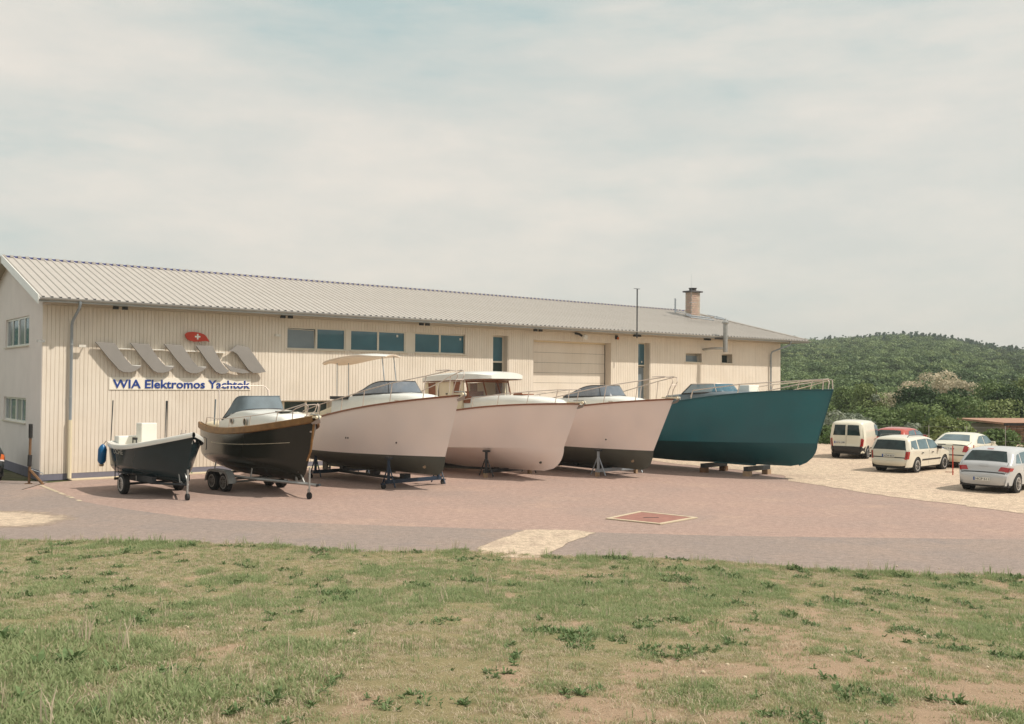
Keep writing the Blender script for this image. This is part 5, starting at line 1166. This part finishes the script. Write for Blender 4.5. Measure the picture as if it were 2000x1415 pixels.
# ------------------------------------------------------------------ vegetation
def leafmat(name, c1, c2, rnd=.35, trans=.25, rough=.6, wn=None):
    m = bpy.data.materials.new(name); m.use_nodes = True; t = m.node_tree; p = t.nodes['Principled BSDF']; p.inputs['Roughness'].default_value = rough; p.inputs['Specular IOR Level'].default_value = .25
    g = t.nodes.new('ShaderNodeNewGeometry'); oi = t.nodes.new('ShaderNodeObjectInfo')
    ad = t.nodes.new('ShaderNodeMath'); ad.operation = 'MULTIPLY_ADD'; ad.inputs[1].default_value = .32
    ml = t.nodes.new('ShaderNodeMath'); ml.operation = 'MULTIPLY'; ml.inputs[1].default_value = .68; t.links.new(oi.outputs['Random'], ml.inputs[0])
    t.links.new(g.outputs['Random Per Island'], ad.inputs[0]); t.links.new(ml.outputs[0], ad.inputs[2])
    x = t.nodes.new('ShaderNodeMix'); x.data_type = 'RGBA'; x.inputs[6].default_value = (*c1, 1); x.inputs[7].default_value = (*c2, 1); t.links.new(ad.outputs[0], x.inputs[0])
    t.links.new(x.outputs[2], p.inputs['Base Color'])
    if trans:
        tr = t.nodes.new('ShaderNodeBsdfTranslucent'); t.links.new(x.outputs[2], tr.inputs['Color']); ms = t.nodes.new('ShaderNodeMixShader'); ms.inputs[0].default_value = trans
        t.links.new(p.outputs[0], ms.inputs[1]); t.links.new(tr.outputs[0], ms.inputs[2]); t.links.new(ms.outputs[0], t.nodes['Material Output'].inputs['Surface'])
    MATS[name] = m; return m
L_mid = leafmat('leaves mid green', (.065, .12, .035), (.18, .24, .085)); L_dark = leafmat('leaves dark green', (.03, .065, .022), (.085, .13, .045)); L_olive = leafmat('leaves light green', (.13, .18, .055), (.28, .32, .13))
L_pale = leafmat('blossom pale', (.36, .34, .22), (.68, .58, .44)); L_silv = leafmat('leaves silvery', (.20, .24, .17), (.36, .38, .29)); L_pine = leafmat('needles dark blue green', (.04, .10, .07), (.09, .16, .10), trans=.15)
L_for = leafmat('forest leaves', (.05, .10, .04), (.24, .31, .13)); M_trunk = mat('bark', (.12, .09, .065), .9, var=.25, vscale=4)
G_lush = leafmat('grass blades green', (.21, .28, .12), (.40, .45, .24), trans=.5); G_dry = leafmat('grass blades dry', (.44, .365, .26), (.66, .555, .42), trans=.4); G_midg = leafmat('grass blades olive', (.31, .32, .17), (.50, .47, .29), trans=.5); G_weed = leafmat('weed leaves', (.09, .15, .055), (.18, .25, .11), trans=.2)

def crown(seed, R_, Hh, n, leaf, clumps=9, base=.25, shape='round', spiky=0):
    """leaf cards scattered over clumps; returns verts, faces"""
    r = np.random.default_rng(seed); cs = []
    for k in range(clumps):
        if shape == 'cone': zc = r.random() ** 1.3; rad_ = R_ * (1 - zc) * .9 + .12 * R_; a = r.random() * 6.28; cs.append((rad_ * .55 * math.cos(a), rad_ * .55 * math.sin(a), base * Hh + (1 - base) * Hh * zc, R_ * .38 * (1.15 - zc * .8)))
        else:
            a = r.random() * 6.28; q = math.sqrt(r.random()) * .68; zc = r.random(); rr_ = R_ * (.34 + .22 * r.random()); cs.append((R_ * q * math.cos(a), R_ * q * math.sin(a), base * Hh + (Hh * (1 - base) - rr_) * (zc * (1 - .45 * q)) + rr_ * .5, rr_))
    cs = np.array(cs); pick = r.integers(0, len(cs), n); d = r.normal(size=(n, 3)); d /= np.linalg.norm(d, axis=1)[:, None]; d[:, 2] = np.where(d[:, 2] < -.55, -d[:, 2], d[:, 2])
    rad_ = cs[pick, 3] * (.72 + .36 * r.random(n)); C = cs[pick, :3] + d * rad_[:, None] * np.array([1, 1, .85])
    C[:, 2] = np.maximum(C[:, 2], .05)
    nn = d + r.normal(size=(n, 3)) * .55; nn /= np.linalg.norm(nn, axis=1)[:, None]
    u = np.cross(nn, r.normal(size=(n, 3))); u /= np.linalg.norm(u, axis=1)[:, None]; v = np.cross(nn, u); s = leaf * (.6 + .8 * r.random(n))[:, None]
    u = u * s; v = v * s * .7
    V = np.stack([C - u, C + v * .9 - u * .1, C + u, C - v], 1).reshape(-1, 3); F = np.arange(4 * n).reshape(-1, 4)
    return V, F, cs
def crown_mesh(name, m, *a, **k):
    V, F, cs = crown(*a, **k); me = bpy.data.meshes.new(name); me.from_pydata(V.tolist(), [], F.tolist()); me.materials.append(m); return me, cs
def tree(name, label, cat, x, y, h_, R_, m, seed, n=1400, leaf=.16, shape='round', base=.2, group=None, clumps=12):
    z = float(H(x, y)) - .1; t = thing(name, label, cat, (x, y, z), 0, group); me, cs = crown_mesh('crown', m, seed, R_, h_, n, leaf, clumps=clumps, base=base, shape=shape)
    o = bpy.data.objects.new('crown', me); COL.objects.link(o); o.parent = t
    mb = MB(); r = random.Random(seed); tr_ = max(.05, h_ * .022); mb.tube([(0, 0, -.2), (r.uniform(-.1, .1), r.uniform(-.1, .1), h_ * .35), (r.uniform(-.3, .3), r.uniform(-.3, .3), h_ * .8)], [tr_ * 1.3, tr_, tr_ * .3], 6)
    for c in cs[:7]: mb.tube([(0, 0, h_ * .2), (c[0] * .5, c[1] * .5, h_ * .2 + (c[2] - h_ * .2) * .6), (c[0], c[1], c[2])], [tr_ * .6, tr_ * .4, tr_ * .15], 5)
    mb.obj('trunk', M_trunk, t); return t
def pos(px, d):     # place by bearing: px is the bearing slope x/y in 1/1871 units from centre, d distance
    a = math.atan((px - 1000) / 1871.26); return d * math.sin(a), d * math.cos(a)
TR = [  # bearing, distance, height, radius, material, label
    (1632, 74, 3.4, 2.0, L_silv, 'silvery willow shrub just right of the teal hull', 'shrub'),
    (1668, 80, 3.0, 1.9, L_silv, 'pale silvery shrub above the white van roof', 'shrub'),
    (1612, 66, 2.3, 1.5, L_mid, 'green bush beside the teal bow above the van', 'bush'),
    (1690, 100, 5.6, 2.4, L_olive, 'light green slender tree above the van', 'tree'),
    (1708, 100, 5.8, .9, L_silv, 'thin pale poplar left of the blossoming trees', 'tree'),
    (1742, 104, 4.6, 2.6, L_pale, 'blossoming pale tree, left of the pair on the slope', 'tree'),
    (1778, 112, 5.8, 2.2, L_pale, 'blossoming cream tree between the two blossom groups', 'tree'),
    (1845, 112, 7.0, 2.9, L_pale, 'largest cream blossoming tree on the slope', 'tree'),
    (1888, 110, 5.8, 2.2, L_pale, 'blossoming pale tree at the right end of the blossom group', 'tree'),
    (1805, 96, 5.8, 2.7, L_dark, 'dark round tree below the cream blossoms', 'tree'),
    (1838, 94, 5.6, 2.5, L_dark, 'dark green tree right of the dark round one', 'tree'),
    (1765, 88, 4.0, 2.7, L_dark, 'dark broad bush above the estate car', 'bush'),
    (1722, 86, 3.6, 2.4, L_mid, 'mid green bush between van and dark bush', 'bush'),
    (1800, 82, 3.7, 2.4, L_mid, 'mid green bush above the red car roof', 'bush'),
    (1775, 70, 2.6, 1.7, L_silv, 'silvery grey shrub behind the estate roof', 'shrub'),
    (1862, 78, 3.5, 1.9, L_dark, 'dark dense bush above the saloon roof', 'bush'),
    (1880, 90, 4.6, 2.6, L_mid, 'mid green tree right of the dark dense bush', 'tree'),
    (1935, 92, 4.6, 2.8, L_olive, 'yellowish green bush behind the hut', 'bush'),
    (1985, 95, 5.6, 2.6, L_dark, 'dark tree above the hut at the right edge', 'tree'),
    (1950, 104, 6.2, 3.0, L_mid, 'round mid green tree on the slope above the hut', 'tree'),
    (2010, 104, 7.5, 3.2, L_olive, 'pale green tree on the slope at the right edge', 'tree'),
    (1903, 70, 1.9, 1.5, L_olive, 'low light green bush in front of the hut corner', 'bush'),
    (1948, 61.5, 1.25, 1.2, L_mid, 'low green bush hiding the hut wall', 'bush'),
    (1650, 68, 1.9, 1.8, L_olive, 'low olive bush behind the van roof', 'bush'),
    (1700, 70, 2.2, 2.0, L_mid, 'low green bush right of the van roof', 'bush'),
    (1835, 66, 2.1, 1.9, L_olive, 'low light bush behind the red car', 'bush'),
    (1660, 112, 5.2, 2.6, L_mid, 'mid green tree on the slope above the silvery shrubs', 'tree'),
    (1585, 90, 4.0, 2.4, L_mid, 'green tree behind the bow rail of the teal hull', 'tree'),
    (1548, 96, 5.0, 2.6, L_dark, 'dark tree at the right end of the workshop wall', 'tree'),
]
for k, (px, d, h_, R_, m_, lb, cat_) in enumerate(TR):
    x, y = pos(px, d); tree(cat_ + '_plant' if cat_ != 'tree' else 'broadleaf_tree', lb, cat_, x, y, h_, R_, m_, 100 + k, n=int(5200 * (R_ / 2.2) ** 1.4), leaf=.085 + .012 * R_, base=.05 if cat_ != 'tree' else .12, clumps=int(11 + R_ * 3))

def scatter(name, P, scale, protos, rz=True, kind='stuff', tilt=None, pick=None):
    """P Nx3, scale N; instances of proto meshes on points, as one object"""
    cols = bpy.data.collections.new(name + '_source')
    for i, me in enumerate(protos): cols.objects.link(bpy.data.objects.new(f'{name}_kind_{chr(97 + i)}', me))
    me = bpy.data.meshes.new(name); me.from_pydata(P.tolist(), [], []); n = len(P)
    for nm, v, ty in (('sc', scale, 'FLOAT'), ('rz', rng.random(n) * 6.283, 'FLOAT'), ('tx', (rng.random(n) - .5) * (tilt or 0), 'FLOAT')):
        a = me.attributes.new(nm, ty, 'POINT'); a.data.foreach_set('value', np.asarray(v, np.float32))
    a = me.attributes.new('pk', 'INT', 'POINT'); a.data.foreach_set('value', np.asarray(pick if pick is not None else rng.integers(0, len(protos), n), np.int32))
    o = bpy.data.objects.new(name, me); COL.objects.link(o)
    g = bpy.data.node_groups.new(name + '_nodes', 'GeometryNodeTree'); g.interface.new_socket('Geometry', in_out='INPUT', socket_type='NodeSocketGeometry'); g.interface.new_socket('Geometry', in_out='OUTPUT', socket_type='NodeSocketGeometry')
    A = g.nodes.new; gi = A('NodeGroupInput'); go = A('NodeGroupOutput'); ip = A('GeometryNodeInstanceOnPoints'); ci = A('GeometryNodeCollectionInfo'); ci.inputs['Collection'].default_value = cols; ci.inputs['Separate Children'].default_value = True; ci.inputs['Reset Children'].default_value = True
    def na(nm, ty='FLOAT'): q = A('GeometryNodeInputNamedAttribute'); q.data_type = ty; q.inputs['Name'].default_value = nm; return q.outputs['Attribute']
    cx = A('ShaderNodeCombineXYZ'); g.links.new(na('tx'), cx.inputs[0]); g.links.new(na('rz'), cx.inputs[2]); er = A('FunctionNodeEulerToRotation'); g.links.new(cx.outputs[0], er.inputs[0])
    g.links.new(gi.outputs[0], ip.inputs['Points']); g.links.new(ci.outputs[0], ip.inputs['Instance']); ip.inputs['Pick Instance'].default_value = True; g.links.new(na('pk', 'INT'), ip.inputs['Instance Index'])
    g.links.new(er.outputs[0], ip.inputs['Rotation']); g.links.new(na('sc'), ip.inputs['Scale']); g.links.new(ip.outputs[0], go.inputs[0])
    md = o.modifiers.new('scatter', 'NODES'); md.node_group = g; o['kind'] = kind; return o
# wooded hill
fk = [crown_mesh('fk', L_for, 500 + k, 2.9, 6.0, 620, .30, clumps=16, base=.05)[0] for k in range(5)] + [crown_mesh('fk', L_dark, 520 + k, 2.6, 6.5, 560, .30, clumps=14, base=.05)[0] for k in range(2)] + [crown_mesh('fk', L_pine, 540 + k, 2.2, 6.6, 560, .32, clumps=22, base=.05, shape='cone')[0] for k in range(3)] + [crown_mesh('fk', L_olive, 560, 2.6, 5.2, 560, .28, clumps=12, base=.05)[0]]
def hillpts(n, a0, a1, d0, d1, power=.5):
    u = rng.random(n); d = (d0 ** (2 * power) + u * (d1 ** (2 * power) - d0 ** (2 * power))) ** (1 / (2 * power)); a = a0 + rng.random(n) * (a1 - a0); return d * np.sin(a), d * np.cos(a), d
x1, y1, d1 = hillpts(15000, R(10), R(32), 118, 770, .72)
x2, y2, d2 = hillpts(2600, R(-62), R(8), 130, 700, .55); x3, y3, d3 = hillpts(2600, R(33), R(75), 90, 700, .55)
x5, y5, d5 = hillpts(4000, R(10), R(32), 610, 800, .5)
x4, y4, d4 = hillpts(900, R(150), R(250), 70, 260, .6)
X_ = np.concatenate([x1, x2, x3, x4, x5]); Y_ = np.concatenate([y1, y2, y3, y4, y5]); D_ = np.hypot(X_, Y_)
pn_ = fbm(X_, Y_, 90, 201, 3); pk = rng.integers(0, 5, len(X_))
pk = np.where((rng.random(len(X_)) < np.clip((fbm(X_, Y_, 45, 222, 3) - .42) * 3, .05, .7)), 5 + rng.integers(0, 2, len(X_)), pk)
pine = (rng.random(len(X_)) < np.clip((D_ - 480) / 300, 0, .35) * np.clip((pn_ - .35) * 6, .15, 1)); pk = np.where(pine, 7 + rng.integers(0, 3, len(X_)), pk)
pk = np.where((rng.random(len(X_)) < np.clip((fbm(X_, Y_, 60, 233, 3) - .45) * 2.5, .03, .5)) & (D_ < 520), 10, pk)
sc_s = (.5 + .62 * rng.random(len(X_)) ** 1.3) * np.interp(D_, [90, 200, 500], [.62, .85, 1.15])
scatter('woodland', np.stack([X_, Y_, H(X_, Y_) - .3], 1), sc_s, fk, pick=pk)
# low scrub between the gravel lot and the slope
fs = [crown_mesh('fs', m_, 600 + k, 1.0, 1.2, 520, .085, clumps=8, base=.0)[0] for k, m_ in enumerate((L_mid, L_olive, L_dark, L_mid, L_olive, L_silv))]
xs_, ys_, ds_ = hillpts(4200, R(12), R(33), 60, 125, .8)
keep = (ys_ > 58 + rng.random(len(xs_)) * 2) & ~((xs_ / ys_ > .485) & (ds_ < 76) & (rng.random(len(xs_)) < .93)); xs_, ys_, ds_ = xs_[keep], ys_[keep], ds_[keep]
pk = rng.choice([0, 0, 1, 1, 2, 3, 4, 5], len(xs_)) ; pk = np.where((pk == 5) & (rng.random(len(xs_)) < .6), 0, pk)
scatter('scrub', np.stack([xs_, ys_, H(xs_, ys_) - .15], 1), (.5 + .9 * rng.random(len(xs_))) * np.interp(ds_, [58, 70, 120], [.7, 1.0, 1.7]), fs, pick=pk)

# grass
def tuft(seed, n, h_, m, spread=.05, width=.0035, lean=.5):
    r = np.random.default_rng(seed); V = []; F = []
    for k in range(n):
        a = r.random() * 6.28; q = math.sqrt(r.random()) * spread; x, y = q * math.cos(a), q * math.sin(a); b_ = r.random() * 6.28; hh = h_ * (.5 + .7 * r.random()); ln = hh * lean * (.3 + r.random()); dx, dy = math.cos(b_), math.sin(b_); w_ = width * (.7 + .6 * r.random())
        o = len(V); px_, py_ = -dy * w_, dx * w_
        V += [(x - px_, y - py_, -.01), (x + px_, y + py_, -.01), (x + dx * ln * .4 + px_ * .8, y + dy * ln * .4 + py_ * .8, hh * .6), (x + dx * ln * .4 - px_ * .8, y + dy * ln * .4 - py_ * .8, hh * .6), (x + dx * ln, y + dy * ln, hh)]
        F += [(o, o + 1, o + 2, o + 3), (o + 3, o + 2, o + 4)]
    me = bpy.data.meshes.new('tuft'); me.from_pydata(V, [], F); me.materials.append(m); return me
def weed(seed, m):
    r = np.random.default_rng(seed); V = []; F = []
    for k in range(12):
        a = r.random() * 6.28; l_ = .055 * (.5 + r.random()); e = .25 + .9 * r.random(); o = len(V); dx, dy = math.cos(a) * math.cos(e), math.sin(a) * math.cos(e); dz = math.sin(e); px_, py_ = -math.sin(a) * .009, math.cos(a) * .009
        V += [(0, 0, 0), (dx * l_ * .5 + px_, dy * l_ * .5 + py_, dz * l_ * .6), (dx * l_, dy * l_, dz * l_ * .75), (dx * l_ * .5 - px_, dy * l_ * .5 - py_, dz * l_ * .6)]; F.append((o, o + 1, o + 2, o + 3))
    me = bpy.data.meshes.new('weed'); me.from_pydata(V, [], F); me.materials.append(m); return me
gk = [tuft(700 + k, 20, .034, G_lush, .06, .0032, .9) for k in range(3)] + [tuft(710 + k, 20, .024, G_midg, .07, .0030, 1.4) for k in range(3)] + [tuft(720 + k, 18, .017, G_dry, .07, .0028, 2.4) for k in range(3)] + [weed(730 + k, G_weed) for k in range(2)] + [tuft(740, 9, .11, G_lush, .04, .0026, .5), tuft(741, 6, .12, G_dry, .03, .0024, .5)]
n = 135000; yy = 1.5 + (rng.random(n) ** .8) * 20.5; half = yy * .62 + 3.2; xx = (rng.random(n) * 2 - 1) * half; ok = (yy < edge_y(xx) + .04) & (yy > 4.6); xx, yy = xx[ok], yy[ok]
lu = lush_f(xx, yy); ba = bare_f(xx, yy); r1 = rng.random(len(xx)); r2 = rng.random(len(xx))
keep = r1 > ba * .72; xx, yy, lu, ba, r2 = xx[keep], yy[keep], lu[keep], ba[keep], r2[keep]; nn = len(xx)
sel = np.where(r2 < .08 + .50 * lu ** 1.3, rng.integers(0, 3, nn), np.where(r2 < .40 + .42 * lu, 3 + rng.integers(0, 3, nn), 6 + rng.integers(0, 3, nn)))
wd = fbm(xx, yy * .6, .32, 303, 2); wmask = (wd > .74 - .05 * smooth(xx / 3)) & (rng.random(nn) < .45); sel = np.where(wmask, 9 + rng.integers(0, 2, nn), sel)
tall = rng.random(nn) < .010 + .05 * ((edge_y(xx) - yy) < .5); sel = np.where(tall, np.where(rng.random(nn) < .6, 11, 12), sel)
gs = (.65 + .65 * rng.random(nn)) * (.8 + .5 * lu) * np.interp(yy, [5, 20], [1.0, 1.35]) * (1 + .5 * ((xx < -1) & (yy < 9)) * lu)
scatter('grass', np.stack([xx, yy, bank(xx, yy) + .012], 1), gs, gk, tilt=.3, pick=sel)
# straws and pebbles lying on the lawn
straw = [tuft(760, 1, .03, G_dry, .0, .0025, 7.0), tuft(761, 2, .02, G_dry, .05, .0025, 8.0)]
n = 1500; yy = 5 + rng.random(n) * 13; xx = (rng.random(n) * 2 - 1) * yy * .58
scatter('dry_straws', np.stack([xx, yy, bank(xx, yy) + .03], 1), .6 + .9 * rng.random(n), straw, tilt=.3)
peb = MB(); peb.lathe([(-.008, .004), (-.004, .012), (.004, .011), (.008, .004)], (0, 0, 0), 'Z', 7); pm = peb.mesh('peb'); pm.materials.append(M_conc)
n = 350; yy = 5 + rng.random(n) * 14; xx = (rng.random(n) * 2 - 1) * yy * .58; kb = rng.random(n) < .15 + bare_f(xx, yy); xx, yy = xx[kb], yy[kb]
scatter('pebbles', np.stack([xx, yy, bank(xx, yy) + .02], 1), .5 + 1.2 * rng.random(len(xx)), [pm], tilt=1.0)
# weeds along the foot of the wall
n = 700; uu = np.concatenate([rng.random(500) * 26 + .5, rng.random(200) * 4 + .3]); vv = .10 + rng.random(n) ** 2 * .35
P = np.array([list(BM @ Vector((u_, -v_, 0))) for u_, v_ in zip(uu, vv)]); dn = fbm(uu, uu * 0, 1.6, 88, 2); P = P[dn > .5]
scatter('wall_foot_weeds', P, 1.0 + 1.2 * rng.random(len(P)), [gk[5], gk[7], gk[9]], tilt=.3)
# air
hz = MB().box(-1750, 1750, -1750, 1750, -4, 78).obj('haze', None); m = bpy.data.materials.new('air'); m.use_nodes = True; t = m.node_tree; t.nodes.clear(); o_ = t.nodes.new('ShaderNodeOutputMaterial'); v_ = t.nodes.new('ShaderNodeVolumePrincipled')
v_.inputs['Color'].default_value = (.86, .90, .92, 1); v_.inputs['Density'].default_value = .00036; v_.inputs['Anisotropy'].default_value = .2; t.links.new(v_.outputs[0], o_.inputs['Volume']); hz.data.materials.append(m); hz['kind'] = 'stuff'
# paving strip / kerb of the building foot
mb = MB(); mb.box(.9, LEN, -.62, -.013, .0, .03); o = mb.obj('apron_strip', M_conc); o.matrix_world = BM; tag(o, kind='structure')
